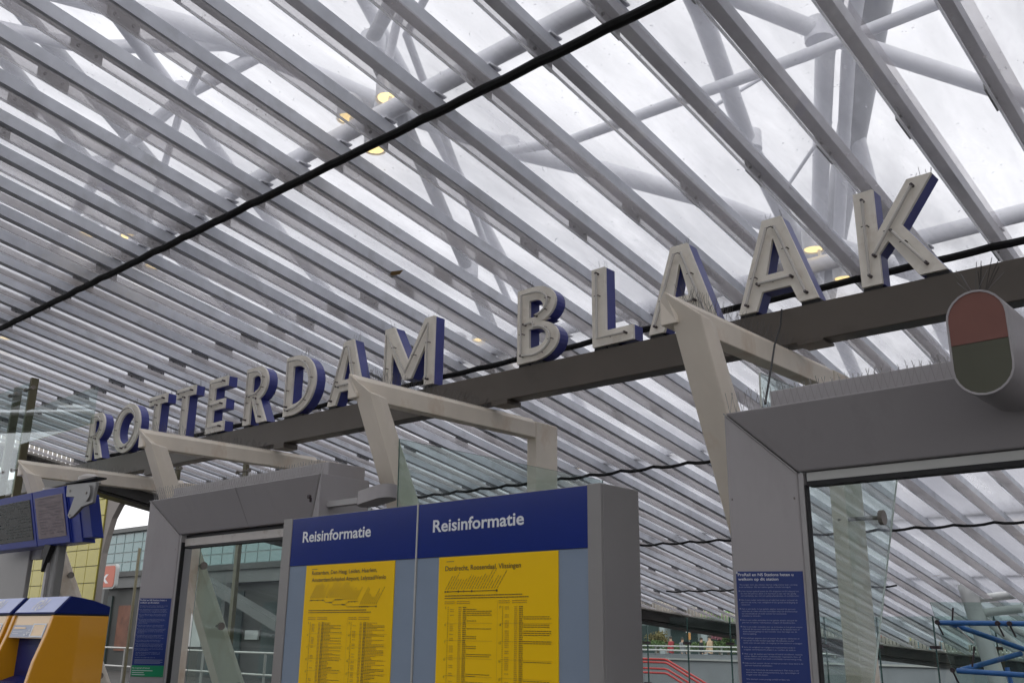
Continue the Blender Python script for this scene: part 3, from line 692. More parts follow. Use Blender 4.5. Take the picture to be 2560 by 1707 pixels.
# ================================================================== PORTALS
def portal(xl, xr, z1, lab, bar_mat, bar_h, right):
    yf, yb, yi = 4.10, 4.55, 4.254
    w = 0.285
    Pn = empty('gate_portal', ((xl + xr) / 2, 4.3, 0), lab, 'portal', 'grey gate portals')
    zi = z1 - 0.30
    # left post, header, right post: splayed face from outer front edge to inner back edge
    def post(xo, xi):
        m = MB()
        b = [(xo, yf, 0), (xi, yi, 0), (xi, yi + .05, 0), (xo, yb, 0)]
        t = [(xo, yf, z1 - 0.001), (xi, yi, zi), (xi, yi + .05, zi), (xo, yb, z1 - 0.001)]
        m.prism(b if xi > xo else b[::-1], t if xi > xo else t[::-1]); return bevel(m.build('post', 'portal_grey', Pn), 0.008, 2)
    post(xl, xl + w); post(xr, xr - w)
    m = MB()
    m.hexa([(xl + w + .004, yi, zi + .003), (xr - w - .004, yi, zi + .003), (xr - w - .004, yb, zi + .003), (xl + w + .004, yb, zi + .003), (xl + .004, yf, z1), (xr - .004, yf, z1), (xr - .004, yb, z1), (xl + .004, yb, z1)])
    bevel(m.build('header', 'portal_grey', Pn), 0.008, 2)
    m = MB(); m.box(xl + .20, xr - .05, yf + .10, yb - .01, z1 + .001, z1 + .10); bevel(m.build('header_cap', 'portal_grey', Pn), 0.006, 2)
    # mitre joints: thin proud strip
    for xo, sg in ((xl, 1), (xr, -1)):
        a = Vector((xo, yf, z1)); b = Vector((xo + sg * w, yi, zi)); m = MB(); m.tube([a + Vector((0, -.004, -.002)), b + Vector((0, -.004, -.002))], 0.0035, 6); m.build('mitre_joint', 'portal_trim', Pn)
    # inner guide rails
    for xo, sg in ((xl + w, 1), (xr - w, -1)):
        m = MB(); a, b = sorted((xo + sg * .001, xo + sg * .026)); m.box(a, b, yi + .008, yi + .048, 0, zi - .002); m.build('guide_rail', 'portal_trim', Pn)
        m = MB(); a, b = sorted((xo + sg * .027, xo + sg * .036)); m.box(a, b, yi + .012, yi + .046, 0, zi - .06); m.build('rubber_seal', 'black_rubber', Pn)
    # bars under the header
    z = zi
    if right:
        m = MB(); m.box(xl + w + .04, xr - w - .04, yi + .02, yi + .08, z - .042, z - .002); m.build('door_bar', bar_mat, Pn)
        m = MB(); m.box(xl + w + .04, xr - w - .04, yi + .015, yi + .085, z - .066, z - .043); m.build('rubber_seal', 'black_rubber', Pn)
    else:
        m = MB(); m.box(xl + w + .03, xr - w - .03, yi + .05, yi + .2, z - .028, z - .002); m.build('rubber_seal', 'black_rubber', Pn)
        m = MB(); m.box(xl + w + .03, xr - w - .03, yi + .04, yi + .10, z - .092, z - .029); m.build('door_bar', bar_mat, Pn)
        m = MB(); m.box(xl + w + .03, xr - w - .03, yi + .035, yi + .105, z - .112, z - .093); m.build('rubber_seal', 'black_rubber', Pn)
    for xo, sg in ((xl, 1), (xr, -1)):
        for zz in (2.2, 1.25, .6):
            for t in (.06, .94):
                p = Vector((xo + sg * w * t, yf + (yi - yf) * t, zz if zz < 2 else z1 - .42)); nr = Vector((sg * -(yi - yf), -w, 0)).normalized() if sg > 0 else Vector(((yi - yf), -w, 0)).normalized()
                q = MB(); q.disc(p, nr, .0055, .003, 8); q.build('screw', 'bolt', Pn)
    xs_ = (xl + xr) / 2 + .12; m = MB(); m.tube([(xs_, yf - .0005, z1 - .006), (xs_, yi - .0005, zi + .006)], .0022, 5); m.build('panel_seam', 'cabinet_grey', Pn)
    # bird spikes in V pairs on the ledge
    m = MB(); n = int((xr - xl) / 0.034)
    for i in range(n):
        x = xl + .02 + i * 0.034; y = yf + .03
        for sg in (-1, 1):
            m.tube([(x, y, z1), (x + sg * .018 + rnd.uniform(-.006, .006), y + sg * .012, z1 + .105 + rnd.uniform(-.012, .01))], 0.0015, 3)
    for i in range(n // 3):
        x = xl + .02 + i * 0.1; y = yb - .05
        m.tube([(x, y, z1 + .1), (x + rnd.uniform(-.03, .03), y + rnd.uniform(-.03, .03), z1 + .19)], 0.0014, 3)
    tag(m.build('bird_spikes', 'spike_light', Pn), kind='stuff')
    return Pn
pr = portal(-2.314, 0.30, 2.652, 'large grey gate portal at the right under the BLAAK letters', 'alu_bar', .04, True)
pl = portal(-7.963, -5.54, 2.684, 'grey gate portal at the left, partly behind the timetable cabinet', 'bar_cream', .06, False)
m = MB(); m.disc((-5.63, 4.09, 2.52), (0, -1, 0), 0.014, 0.02, 10); m.box(-5.636, -5.624, 4.085, 4.10, 2.485, 2.515); m.build('lock', 'electrode', pl)
# frosted cover block joining portal right edge to the frame
# portal house-rules signs
def on_splay(xl):
    w, d = 0.285, 0.154
    return lambda t, z, off=0.004: (xl + w * t + off * 0.48 * -1, 4.10 + d * t - off * 0.88, z)
LINES = ['We zorgen voor een schoon, heel en veilig station waar u prettig', 'kunt verblijven. Op het station gelden enkele huisregels.', '',
         '*In het reizigersgebied tussen de OV-chippoort of OV-chippaal tot', ' en met het perron dient u in het bezit te zijn van een geldig', ' vervoerbewijs dan wel een geldig plaatsbewijs of verblijfsrecht.', '',
         '*Het is een ieder verboden in of nabij het station inclusief de', ' perrons de orde, rust, veiligheid of een goede bedrijfsgang te', ' verstoren.', '',
         '*Het is een ieder in het gehele station inclusief de perrons', ' verboden te roken of in een kennelijke staat van dronkenschap', ' van drankmisbruik of onder invloed van verdovende', ' middelen te bevinden.', '',
         '*Het is een ieder verboden in het gehele station inclusief de', ' perrons te fietsen, rolschaatsen, steppen of skateboarden.', '',
         '*Het is een ieder verboden zich op te houden in het gehele station', ' inclusief de perrons vanaf een kwartier na de laatste trein of', ' einde dienstregeling tot een kwartier voor het begin van de', ' dienstregeling.', '',
         '*Aanwijzingen gegeven door of namens de eigenaar, beheerder of', ' vervoerder moeten worden opgevolgd. We behouden ons het', ' recht voor om een ieder de toegang tot het station te ontzeggen.', '',
         '*Voor de veiligheid van reizigers en medewerkers vindt er', ' mogelijk cameratoezicht plaats in en rondom dit station.', '',
         '*Wilt u op dit station een beroep of bedrijf uitoefenen, reclame', ' maken, folders verspreiden, evenementen organiseren, foto- of', ' filmopnamen maken dan heeft u schriftelijke toestemming nodig.', '',
         '*Help ons het station schoon en heel te houden. Gooi afval in de', ' daarvoor bestemde afvalbakken.', '',
         '  Voor meer informatie zie www.stations.nl. Daar kunt u ook', '  terecht voor onze privacystatements, tips, opmerkingen of', '  vragen over dit station.', '', '  We wensen u een prettig verblijf en fijne reis.']
def rules_sign(xl, z1, label, full):
    fr0 = on_splay(xl)
    t0, t1 = 0.07, 0.985
    wd = 0.324 * (t1 - t0)
    z0 = z1 - 0.535
    def fr(u, v): return fr0(t0 + (t1 - t0) * u / wd, z1 + v, 0.0085)
    r = empty('house_rules_sign', fr0(0.5, z0), label, 'sign', 'blue house rules signs on the portals')
    def plate(za, zb, mt, nm):
        m = MB(); a = [fr0(t0, za, .002), fr0(t1, za, .002), fr0(t1, za, .0065), fr0(t0, za, .0065)]; b = [fr0(t0, zb, .002), fr0(t1, zb, .002), fr0(t1, zb, .0065), fr0(t0, zb, .0065)]
        m.prism(a[::-1], b[::-1]); return m.build(nm, mt, r)
    plate(z0, z1, 'sign_blue', 'plate')
    m = MB()
    add_text(m, 'ProRail en NS Stations heten u', fr, 0.010, -0.021, wd * .84, 0.0125, 0.012); add_text(m, 'welkom op dit station', fr, 0.010, -0.041, wd * .61, 0.0125, 0.012)
    m.build('heading', 'white_print', r)
    m = MB(); v = -0.063
    for ln in LINES:
        if not ln: v -= 0.0085; continue
        u = 0.014
        if ln[0] == '*':
            bar(m, fr, 0.010, 0.0135, v + .001, v + .006); ln = ' ' + ln[1:]
        if ln[0] == ' ': u = 0.018 if not ln.startswith('  ') else 0.022
        t = ln.strip(); add_text(m, t, fr, u, v, min(wd - u - .006, 0.00405 * len(t)), 0.0056, 0.0)
        v -= 0.0103
    for i in range(4):
        bar(m, fr, 0.022, wd - .012 - .02 * (i % 2), v - .006, v - .0035); v -= 0.009
    m.build('small_print', 'grey_print', r)
    m = MB(); m.disc(fr0(t0 + .012, z1 - .006, .006), (-.48, -.88, 0), 0.006, 0.003, 6); m.build('corner_clip', 'white_print', r)
    if full:
        plate(z0 - .088, z0 - .001, 'sign_green', 'green_plate')
        m = MB(); add_text(m, 'Bij ongeval of brand', fr, 0.012, -0.560, .16, 0.0095, 0.01)
        for i, q in enumerate((.19, .11, .12)): bar(m, fr, 0.012, 0.012 + q, -0.578 - .016 * i, -0.574 - .016 * i)
        m.build('green_print', 'white_print', r)
rules_sign(-2.314, 1.897, 'blue house rules sign on the right portal post', True)
rules_sign(-7.963, 1.862, 'blue and green house rules sign on the left portal post', True)

# oval red/green indicator lamps on the portals
def stadium(cx, cz, wx, hz, n=12):
    r = wx / 2; q = hz / 2 - r
    return [(cx + r * math.cos(R(a)), cz + q + r * math.sin(R(a))) for a in [180 * i / n for i in range(n + 1)]] + [(cx + r * math.cos(R(a)), cz - q + r * math.sin(R(a))) for a in [180 + 180 * i / n for i in range(n + 1)]]
def indicator(cx, cz, wx, hz, y0, y1, lab):
    r = empty('gate_indicator', (cx, (y0 + y1) / 2, cz - hz / 2), lab, 'indicator lamp', 'oval gate indicator lamps')
    o = stadium(cx, cz, wx, hz); i_ = stadium(cx, cz, wx - .016, hz - .016)
    m = MB(); n = len(o)
    A = [(p[0], y0, p[1]) for p in o]; B = [(p[0], y1, p[1]) for p in o]; C_ = [(p[0], y0, p[1]) for p in i_]; D_ = [(p[0], y0 + .012, p[1]) for p in i_]
    m.add(A + B + C_ + D_, [(i, n + i, n + (i + 1) % n, (i + 1) % n) for i in range(n)] + [(i, (i + 1) % n, 2 * n + (i + 1) % n, 2 * n + i) for i in range(n)] + [(2 * n + i, 2 * n + (i + 1) % n, 3 * n + (i + 1) % n, 3 * n + i) for i in range(n)] + [tuple(range(n, 2 * n))])
    m.build('housing', 'portal_grey', r, smooth=True)
    up = [p for p in i_ if p[1] >= cz]; lo = [p for p in i_ if p[1] < cz]
    up = up + [(up[-1][0], cz + .001), (up[0][0], cz + .001)]; lo = lo + [(lo[-1][0], cz - .001), (lo[0][0], cz - .001)]
    for nm, pts, mt in (('red_lens', up, 'lamp_red'), ('green_lens', lo, 'lamp_green')):
        m = MB(); m.prism([(p[0], y0 + .003, p[1]) for p in pts], [(p[0], y0 + .010, p[1]) for p in pts]); m.build(nm, mt, r)
    m = MB()
    for i in range(13):
        px = cx + rnd.uniform(-.05, .05); m.tube([(px * .4 + cx * .6, y0 + rnd.uniform(.02, .1), cz + hz / 2 - .004), (px + (px - cx) * 1.2, y0 + rnd.uniform(0, .12), cz + hz / 2 + rnd.uniform(.07, .12))], 0.0015, 3)
    tag(m.build('bird_spikes', 'spike', r), kind='stuff')
indicator(-1.014, 2.683, 0.222, 0.414, 3.75, 4.12, 'oval lamp with dull red and green halves on the right portal')
r_ = empty('side_lamp', (-5.03, 4.2, 2.42), 'grey oval lamp housing on the right end of the left portal', 'lamp')
st_ = [(p[0], p[1] - 2.0) for p in stadium(0, 2.0, 0.16, 0.32)]
m = MB(); m.prism([(-5.03 + p[1], 4.2 + p[0], 2.445 + p[1] * .13) for p in st_], [(-5.03 + p[1], 4.2 + p[0], 2.535 + p[1] * .13) for p in st_]); m.build('housing', 'portal_grey', r_, smooth=True)
m = MB(); m.box(-5.54, -5.2, 4.17, 4.23, 2.45, 2.49); m.build('arm', 'portal_trim', r_)
# thin cable hanging by the right portal
m = MB(); m.tube([(-2.776, 5.78, 3.735), (-2.66, 5.5, 3.52), (-2.56, 5.2, 3.31), (-2.42, 4.85, 3.06), (-2.257, 4.45, 2.80), (-2.19, 4.3, 2.72)], 0.006, 6)
tag(m.build('thin_wire', 'black_rubber', smooth=True), 'thin dark wire hanging from the sign beam to the right portal', 'wire')

# ================================================================== TIMETABLE CABINET
YP = 3.40
X0, X1, XM = -4.922, -2.546, -3.735
ZT = 2.250; ZB = 1.971
cab = empty('timetable_cabinet', ((X0 + X1) / 2, 3.55, 0), 'wide grey cabinet with two blue headed yellow timetables', 'cabinet')
m = MB(); m.box(X0, X1, YP + .012, 3.69, 0.25, ZT); bevel(m.build('case', 'cabinet_grey', cab), 0.006, 2)
m = MB(); m.box(X0, X0 + .088, YP - .004, YP + .011, 0.25, ZT - .001); bevel(m.build('side_trim', 'cabinet_grey', cab), 0.003, 1)
m = MB(); m.box(X1 - .076, X1, YP - .004, YP + .011, 0.25, ZT - .001); bevel(m.build('side_trim', 'cabinet_grey', cab), 0.003, 1)
m = MB(); m.box(XM - .005, XM + .005, YP - .003, YP + .011, 0.25, ZT - .001); m.build('centre_strip', 'alu_bar', cab)
for lg in (X0 + .2, X1 - .2):
    m = MB(); m.box(lg - .05, lg + .05, 3.5, 3.6, 0, .25); m.build('leg', 'cabinet_grey', cab)
def flat(y): return lambda u, v: (u, y, v)
panels = [(X0 + .0895, XM - .0065, (-4.665, -3.898), -4.721, .615, 0.060), (XM + .0065, X1 - .0775, (-3.563, -2.791), -3.616, .619, 0.060)]
for i, (a, b, (p0, p1), tx, tw, cap) in enumerate(panels):
    m = MB(); m.box(a, b, YP, YP + .0115, ZB + .001, ZT - .006); hd = m.build('header_plate', 'ns_blue', cab)
    m = MB(); add_text(m, 'Reisinformatie', flat(YP - .0018), tx, 2.104 if i == 0 else 2.097, tw, cap, 0.020); m.build('lettering', 'white_print', hd)
    m = MB(); m.box(a, b, YP + .004, YP + .0115, 0.3, ZB - .001); m.build('backing_board', 'board_grey', cab)
    m = MB(); m.box(p0, p1, YP - .001, YP + .0035, 0.62, ZB - .003); po = m.build('poster', 'poster_yellow', cab)
    fr = flat(YP - .0028); frl = flat(YP - .0026)
    m = MB(); lt = MB()
    def dia(x, z, r=.0055, hollow=False):
        if hollow:
            for q in range(10):
                a0 = 2 * math.pi * q / 10; a1 = 2 * math.pi * (q + 1) / 10
                m.quad(fr(x + r * math.cos(a0), z + r * math.sin(a0)), fr(x + r * math.cos(a1), z + r * math.sin(a1)), fr(x + .55 * r * math.cos(a1), z + .55 * r * math.sin(a1)), fr(x + .55 * r * math.cos(a0), z + .55 * r * math.sin(a0)))
        else: m.add([fr(x + r * math.cos(2 * math.pi * q / 10), z + r * math.sin(2 * math.pi * q / 10)) for q in range(10)], [tuple(range(10))])
    def slant(x, z, ln):
        d = Vector((0.60, 0.80)); n = Vector((-d.y, d.x)) * .0013
        ps = 0
        while ps < ln:
            q = min(ln, ps + rnd.uniform(.012, .03)); p = Vector((x, z)) + d * ps; e = Vector((x, z)) + d * q
            m.quad(fr(*(p - n)), fr(*(e - n)), fr(*(e + n)), fr(*(p + n))); ps = q + .003
    bar(m, fr, p0 + .055, p0 + .108, 1.944, 1.947)
    if i == 0:
        add_text(m, 'Rotterdam, Den Haag, Leiden, Haarlem,', fr, -4.606, 1.915, .570, .0215, .012)
        add_text(m, 'Amsterdam/Schiphol Airport, Lelystad/Venlo', fr, -4.604, 1.876, .643, .0215, .012)
        bar(m, fr, -4.606, -4.478, 1.774, 1.7765); bar(m, fr, -4.465, -4.41, 1.7605, 1.763); bar(m, fr, -4.40, -4.29, 1.748, 1.7505); bar(m, fr, -4.275, -4.03, 1.736, 1.7385); bar(m, fr, -4.385, -4.31, 1.775, 1.777); bar(m, fr, -4.265, -4.18, 1.763, 1.765)
        for q in ((-4.478, 1.775, -4.465, 1.762), (-4.41, 1.762, -4.40, 1.749), (-4.29, 1.749, -4.275, 1.737), (-4.41, 1.762, -4.385, 1.776), (-4.29, 1.75, -4.265, 1.764)):
            m.quad(fr(q[0], q[1] - .001), fr(q[2], q[3] - .001), fr(q[2], q[3] + .001), fr(q[0], q[1] + .001))
        for x, z, h in [(-4.606, 1.775, 1), (-4.592, 1.775, 0), (-4.54, 1.775, 0), (-4.49, 1.775, 0), (-4.455, 1.792, 0), (-4.43, 1.762, 1), (-4.415, 1.762, 0), (-4.375, 1.776, 0), (-4.36, 1.776, 0), (-4.345, 1.776, 0), (-4.33, 1.776, 0), (-4.315, 1.749, 0), (-4.30, 1.749, 0), (-4.26, 1.764, 0), (-4.235, 1.764, 0), (-4.21, 1.764, 0), (-4.165, 1.737, 1), (-4.15, 1.737, 0), (-4.135, 1.737, 0), (-4.12, 1.737, 0), (-4.10, 1.737, 0), (-4.03, 1.737, 0)]: dia(x, z, .0048, h)
        for k in range(9): slant(-4.606 + k * .0150, 1.786, rnd.choice((.09, .10, .05, .03)))
        for k in range(3): slant(-4.455 + k * .016, 1.800, (.05, .085, .03)[k])
        for k in range(7): slant(-4.43 + k * .018, 1.786, rnd.choice((.09, .10, .07)))
        for k in range(8): slant(-4.315 + k * .0165, 1.774, rnd.choice((.08, .09, .06)))
        for k in range(9): slant(-4.165 + k * .0165, 1.748, rnd.choice((.10, .11, .07, .05)))
        zz = 1.718; tz = 1.680
    else:
        add_text(m, 'Dordrecht, Roosendaal, Vlissingen', fr, -3.515, 1.901, .502, .0235, .012)
        bar(m, fr, -3.511, -3.163, 1.7995, 1.8025)
        for k in range(20):
            x = -3.511 + k * .0183; z = 1.801
            if k in (0, 1, 7): dia(x, z, .0055, True)
            elif k in (5, 10, 19): dia(x, z, .006)
            else: dia(x, z, .0026)
            slant(x + .002, 1.811, (.08, .08, .10, .06, .06, .055, .06, .085, .08, .075, .07, .075, .09, .075, .11, .105, .05, .075, .075, .10)[k])
        zz = 1.779; tz = 1.752
    w_ = p1 - p0
    def textbar(mm, u, e, z, h):
        while u < e:
            q = min(e, u + rnd.uniform(.008, .022)); bar(mm, fr if mm is m else frl, u, q, z, z + h); u = q + .0025
    textbar(m, p0 + .05, p0 + .05 + w_ * .66, zz, .0042); textbar(m, p0 + .05, p0 + .05 + w_ * .71, zz - .0115, .0042)
    for c in range(2):
        cx = p0 + .05 + c * w_ * .47
        for r_ in range(2): textbar(lt, cx, cx + .07, tz - r_ * .009, .003); textbar(lt, cx + .085, cx + .175, tz - r_ * .009, .003)
        z = tz - .028; hour = (5 if c == 0 else 13); k = 0
        while z > 0.75:
            if k % 9 == 0:
                add_text(m, str(hour), fr, cx + .005, z - .004, None, .011, .006); hour += 1
                if k: bar(lt, frl, cx + .01, cx + w_ * .42, z + .008, z + .009)
            bar(m, fr, cx + .024, cx + .029, z, z + .0035)
            if rnd.random() < .6: textbar(lt, cx + .04, cx + .066, z, .0028)
            textbar(lt, cx + .098, cx + .118, z, .0032)
            textbar(m, cx + .128, cx + .152, z, .0040)
            if i == 0: textbar(lt if rnd.random() < .5 else m, cx + .156, cx + rnd.choice((.20, .21, .24, .30, .31)), z, .0026)
            elif rnd.random() < .32: textbar(m, cx + .156, cx + rnd.choice((.22, .31, .32)), z, .0028)
            z -= .0089 if i else .0072; k += 1
        if c == 1: bar(lt, frl, cx - .008, cx - .007, .75, tz)
    tag(m.build('print', 'print_brown', po), kind='stuff'); tag(lt.build('fine_print', 'print_light', po), kind='stuff')

# ================================================================== TICKET MACHINES
def ticket_machine(xr, y0, lab):
    wd = 0.655; xl = xr - wd
    T = empty('ticket_machine', (xr - wd / 2, y0 + .1, 0), lab, 'ticket machine', 'yellow and blue ticket machines')
    # side profile (y, z): curved orange body
    prof = [(y0 + .30, 0.0), (y0 + .20, 0.0), (y0 - .20, 0.62), (y0 - .225, 0.80), (y0 - .22, 1.00), (y0 - .195, 1.20), (y0 - .155, 1.40), (y0 - .10, 1.57), (y0 - .07, 1.690), (y0 + .30, 1.690)]
    body = [(y, z) for y, z in prof]
    # side panels, slightly proud of the recessed front
    for a, b in ((xr - .045, xr), (xl, xl + .045)):
        m = MB(); m.prism([(a, p[0], p[1]) for p in body], [(b, p[0], p[1]) for p in body]); bevel(m.build('side_panel', 'tvm_orange', T), 0.006, 2)
    m = MB(); m.box(xl + .046, xr - .046, y0 - .02, y0 + .295, 0.02, 1.688); m.build('core', 'tvm_blue', T)
    # sloped upper front, blue recess below
    def fy(z):
        for (ya, za), (yb, zb) in zip(prof[2:], prof[3:]):
            if za <= z <= zb: return ya + (yb - ya) * (z - za) / (zb - za)
        return y0
    def sl(u, z, off=0.0): return (xl + .046 + u * (wd - .092), fy(z) + .012 - off, z)
    m = MB()
    zs = [1.545, 1.60, 1.65, 1.687]
    F = [[sl(0, z), sl(1, z)] for z in zs]
    for q, r_ in zip(F, F[1:]): m.quad(q[0], q[1], r_[1], r_[0])
    m.add([sl(0, 1.545), sl(1, 1.545), (xr - .046, y0 - .02, 1.545), (xl + .046, y0 - .02, 1.545)], [(3, 2, 1, 0)])
    m.build('upper_front', 'tvm_front', T)
    m = MB(); m.quad(sl(.04, 1.549, .003), sl(.97, 1.549, .003), sl(.97, 1.627, .003), sl(.04, 1.627, .003)); st = m.build('sticker', 'grey_print', T)
    m = MB()
    for u in (.62, .95): m.quad(sl(u - .02, 1.553, .006), sl(u + .012, 1.553, .006), sl(u + .012, 1.635, .006), sl(u - .02, 1.635, .006))
    for z in (1.553, 1.630): m.quad(sl(.60, z, .006), sl(.96, z, .006), sl(.96, z + .008, .006), sl(.60, z + .008, .006))
    m.build('phone_picture_frame', 'white_print', st)
    m = MB(); m.quad(sl(.63, 1.561, .0055), sl(.94, 1.561, .0055), sl(.94, 1.629, .0055), sl(.63, 1.629, .0055)); m.build('phone_picture', 'tvm_front', st)
    m = MB(); m.quad(sl(.09, 1.603, .006), sl(.42, 1.603, .006), sl(.42, 1.614, .006), sl(.09, 1.614, .006)); m.build('sticker_heading', 'tvm_front', st)
    m = MB()
    for k in range(2): m.quad(sl(.09, 1.583 - .012 * k, .006), sl(.36 - .1 * k, 1.583 - .012 * k, .006), sl(.36 - .1 * k, 1.586 - .012 * k, .006), sl(.09, 1.586 - .012 * k, .006))
    for k in range(14):
        u = rnd.uniform(.42, .60); z = rnd.uniform(1.553, 1.62 - (.60 - u) * .3); m.quad(sl(u, z, .006), sl(u + .03, z, .006), sl(u + .03, z + .008, .006), sl(u, z + .008, .006))
    m.build('sticker_print', 'white_print', st)
    # recess walls
    m = MB()
    m.add([(xl + .046, y0 - .018, 1.30), (xr - .046, y0 - .018, 1.30), (xr - .046, y0 - .10, 1.27), (xl + .046, y0 - .10, 1.27)], [(0, 1, 2, 3)])
    m.box(xl + .046, xr - .046, y0 - .17, y0 - .022, 0.70, 1.27); m.build('recess_panel', 'tvm_blue', T)
    m = MB(); m.box(xl + .12, xr - .16, y0 - .182, y0 - .171, 0.95, 1.22); m.build('screen', 'dark_screen', T)
    m = MB(); m.box(xl + .13, xr - .13, y0 - .03, y0 - .021, 1.33, 1.50); m.build('reader_panel', 'tvm_blue', T)
    # blue cap
    cap = [(y0 - .073, 1.700), (y0 + .30, 1.700), (y0 + .30, 1.752), (y0 + .20, 1.784), (y0 + .11, 1.802), (y0 + .028, 1.812), (y0 - .06, 1.706)]
    m = MB(); m.prism([(xl, p[0], p[1]) for p in cap], [(xr, p[0], p[1]) for p in cap]); hc = bevel(m.build('cap', 'tvm_blue', T), 0.004, 2)
    m = MB(); m.box(xl + .003, xr - .003, y0 - .066, y0 + .298, 1.6905, 1.6995); m.build('shadow_gap', 'black_rubber', T)
    # light header plate on the sloping front of the cap
    a = Vector((0, y0 - .066, 1.7045)); b = Vector((0, y0 + .026, 1.8125)); nrm = Vector((0, -(b - a).z, (b - a).y)).normalized()
    def hp(u, v, off=.003): 
        p = a.lerp(b, .03 + .94 * v) + nrm * off; return (xl + .02 + u * (wd - .04), p.y, p.z)
    m = MB(); m.hexa([hp(0, 0, .0005), hp(1, 0, .0005), hp(1, 1, .0005), hp(0, 1, .0005), hp(0, 0), hp(1, 0), hp(1, 1), hp(0, 1)]); h = m.build('header_plate', 'tvm_header', T)
    # railway mark: two joined bent arrows
    m = MB(); asp = (wd - .04) / (b - a).length
    def stroke(pts, wd_):
        for i in range(len(pts) - 1):
            p = Vector(pts[i]); q = Vector(pts[i + 1]); d = (q - p).normalized(); n_ = Vector((-d.y, d.x)) * wd_; p2 = p - d * wd_ * .4; q2 = q + d * wd_ * .4
            f = lambda t: hp(.5 + t.x / asp, .5 + t.y, .006)
            m.quad(f(p2 - n_), f(q2 - n_), f(q2 + n_), f(p2 + n_))
    stroke([(-.54, -.30), (-.54, .0), (-.42, .22), (-.14, .24), (-.02, .12), (-.02, -.10), (.10, -.26), (.36, -.26), (.52, -.06), (.52, .30)], .062)
    stroke([(-.34, -.06), (-.22, .0), (-.22, -.18), (-.10, -.34), (.06, -.38)], .05)
    stroke([(.32, .04), (.20, -.02), (.20, .16), (.08, .32), (-.08, .36)], .05)
    m.build('railway_mark', 'bright_white', h)
    return T
ticket_machine(-6.506, 2.86, 'orange ticket machine with blue cap at the bottom left, nearer one')
ticket_machine(-7.22, 2.86, 'second ticket machine cut off by the left picture edge')

# ================================================================== BLUE DISPLAYS
D = empty('departure_display', (-9.6, 4.0, 0), 'pair of tilted blue framed display cases on a grey post', 'display')
tl = math.tan(R(14.5)); YD = 4.0
def dp(x, z, off=0.0):   # point on the tilted front, off = backwards
    return (x, YD + (2.93 - z) * tl + off, z)
def dslab(name, mt, x0, x1, z0, z1, o0, o1, parent):
    m = MB(); m.hexa([dp(x0, z0, o0), dp(x1, z0, o0), dp(x1, z0, o1), dp(x0, z0, o1), dp(x0, z1, o0), dp(x1, z1, o0), dp(x1, z1, o1), dp(x0, z1, o1)]); return bevel(m.build(name, mt, parent), 0.004, 1)
cs_ = dslab('case', 'monitor_blue', -11.8, -9.50, 2.405, 2.945, .012, .16, D)
dslab('end_cap', 'monitor_blue', -9.497, -9.30, 2.405, 2.93, .02, .15, D)
dslab('end_cap', 'monitor_blue', -9.297, -9.10, 2.44, 2.84, .03, .14, D)
for (a, b, mt) in ((-11.8, -10.27, 'dark_screen'), (-10.25, -9.51, 'poster_mauve')):
    dslab('bezel', 'monitor_blue', a, b, 2.41, 2.94, -.004, .011, cs_)
    sc_ = dslab('screen', mt, a + .05, b - .05, 2.475, 2.875, -.010, -.005, cs_)
    m = MB()
    z = 2.85
    while z > 2.49:
        u = a + .12
        while u < b - .10:
            q = u + rnd.uniform(.03, .12); q = min(q, b - .08)
            if rnd.random() < .6: m.quad(dp(u, z, -.0115), dp(q, z, -.0115), dp(q, z + .010, -.0115), dp(u, z + .010, -.0115))
            u = q + .02
        z -= .028
    tm_ = m.build('timetable_print', 'mauve_print' if mt == 'poster_mauve' else 'shop_window', sc_); tm_['kind'] = 'stuff'
# grey bracket plate with round boss
bp_ = [(-9.36, 2.935), (-8.74, 2.905), (-8.76, 2.715), (-8.98, 2.69), (-9.12, 2.62), (-9.20, 2.60), (-9.25, 2.63), (-9.23, 2.67), (-9.16, 2.80), (-9.34, 2.815)]
m = MB(); m.prism([(p[0], 3.955, p[1]) for p in bp_], [(p[0], 3.985, p[1]) for p in bp_]); bk = bevel(m.build('bracket', 'bracket_grey', D), 0.004, 1)
m = MB(); m.disc((-8.87, 3.955, 2.81), (0, -1, 0), 0.075, 0.02, 24); m.build('boss', 'bracket_grey', bk, smooth=True)
m = MB()
for p in ((-8.87, 2.81), (-9.27, 2.865), (-9.20, 2.63)): m.disc((p[0], 3.954 - (.02 if p[0] > -9 else 0), p[1]), (0, -1, 0), 0.011, 0.006, 10)
m.build('bolt', 'bolt', bk)
m = MB(); m.box(-9.36, -8.74, 3.94, 4.05, 2.936, 2.952); m.build('cap_strip', 'black_rubber', bk)
m = MB(); m.tube([(-9.17, 4.08, 2.95), (-9.17, 4.08, 3.0), (-9.17, 4.08, 3.03)], [0.11, 0.10, 0.05], 20); m.build('beacon', 'bar_cream', D, smooth=True)
m = MB(); m.tube([(-10.0, 4.1, 2.945), (-10.0, 4.1, 2.97)], 0.1, 20); m.build('beacon', 'bar_cream', D, smooth=True)
m = MB(); m.box(-10.14, -9.90, 4.18, 4.28, 0, 2.42); bevel(m.build('post', 'bracket_grey', D), 0.02, 2)
m = MB(); m.box(-10.05, -10.01, 4.155, 4.179, 0, 2.30); m.build('post_rib', 'portal_trim', D)
m = MB(); m.prism([(-10.06, 4.12, 2.15), (-9.92, 4.12, 2.40), (-10.06, 4.12, 2.42)], [(-10.06, 4.17, 2.15), (-9.92, 4.17, 2.40), (-10.06, 4.17, 2.42)]); m.build('knee_brace', 'black_rubber', D)
m = MB(); m.box(-14.6, -11.15, 4.42, 4.47, 0.0, 2.50); bevel(m.build('grey_kiosk_wall', 'cabinet_grey'), 0.01, 2)
kw = bpy.data.objects['grey_kiosk_wall']; tag(kw, 'plain dark grey kiosk wall below the blue displays', 'kiosk')
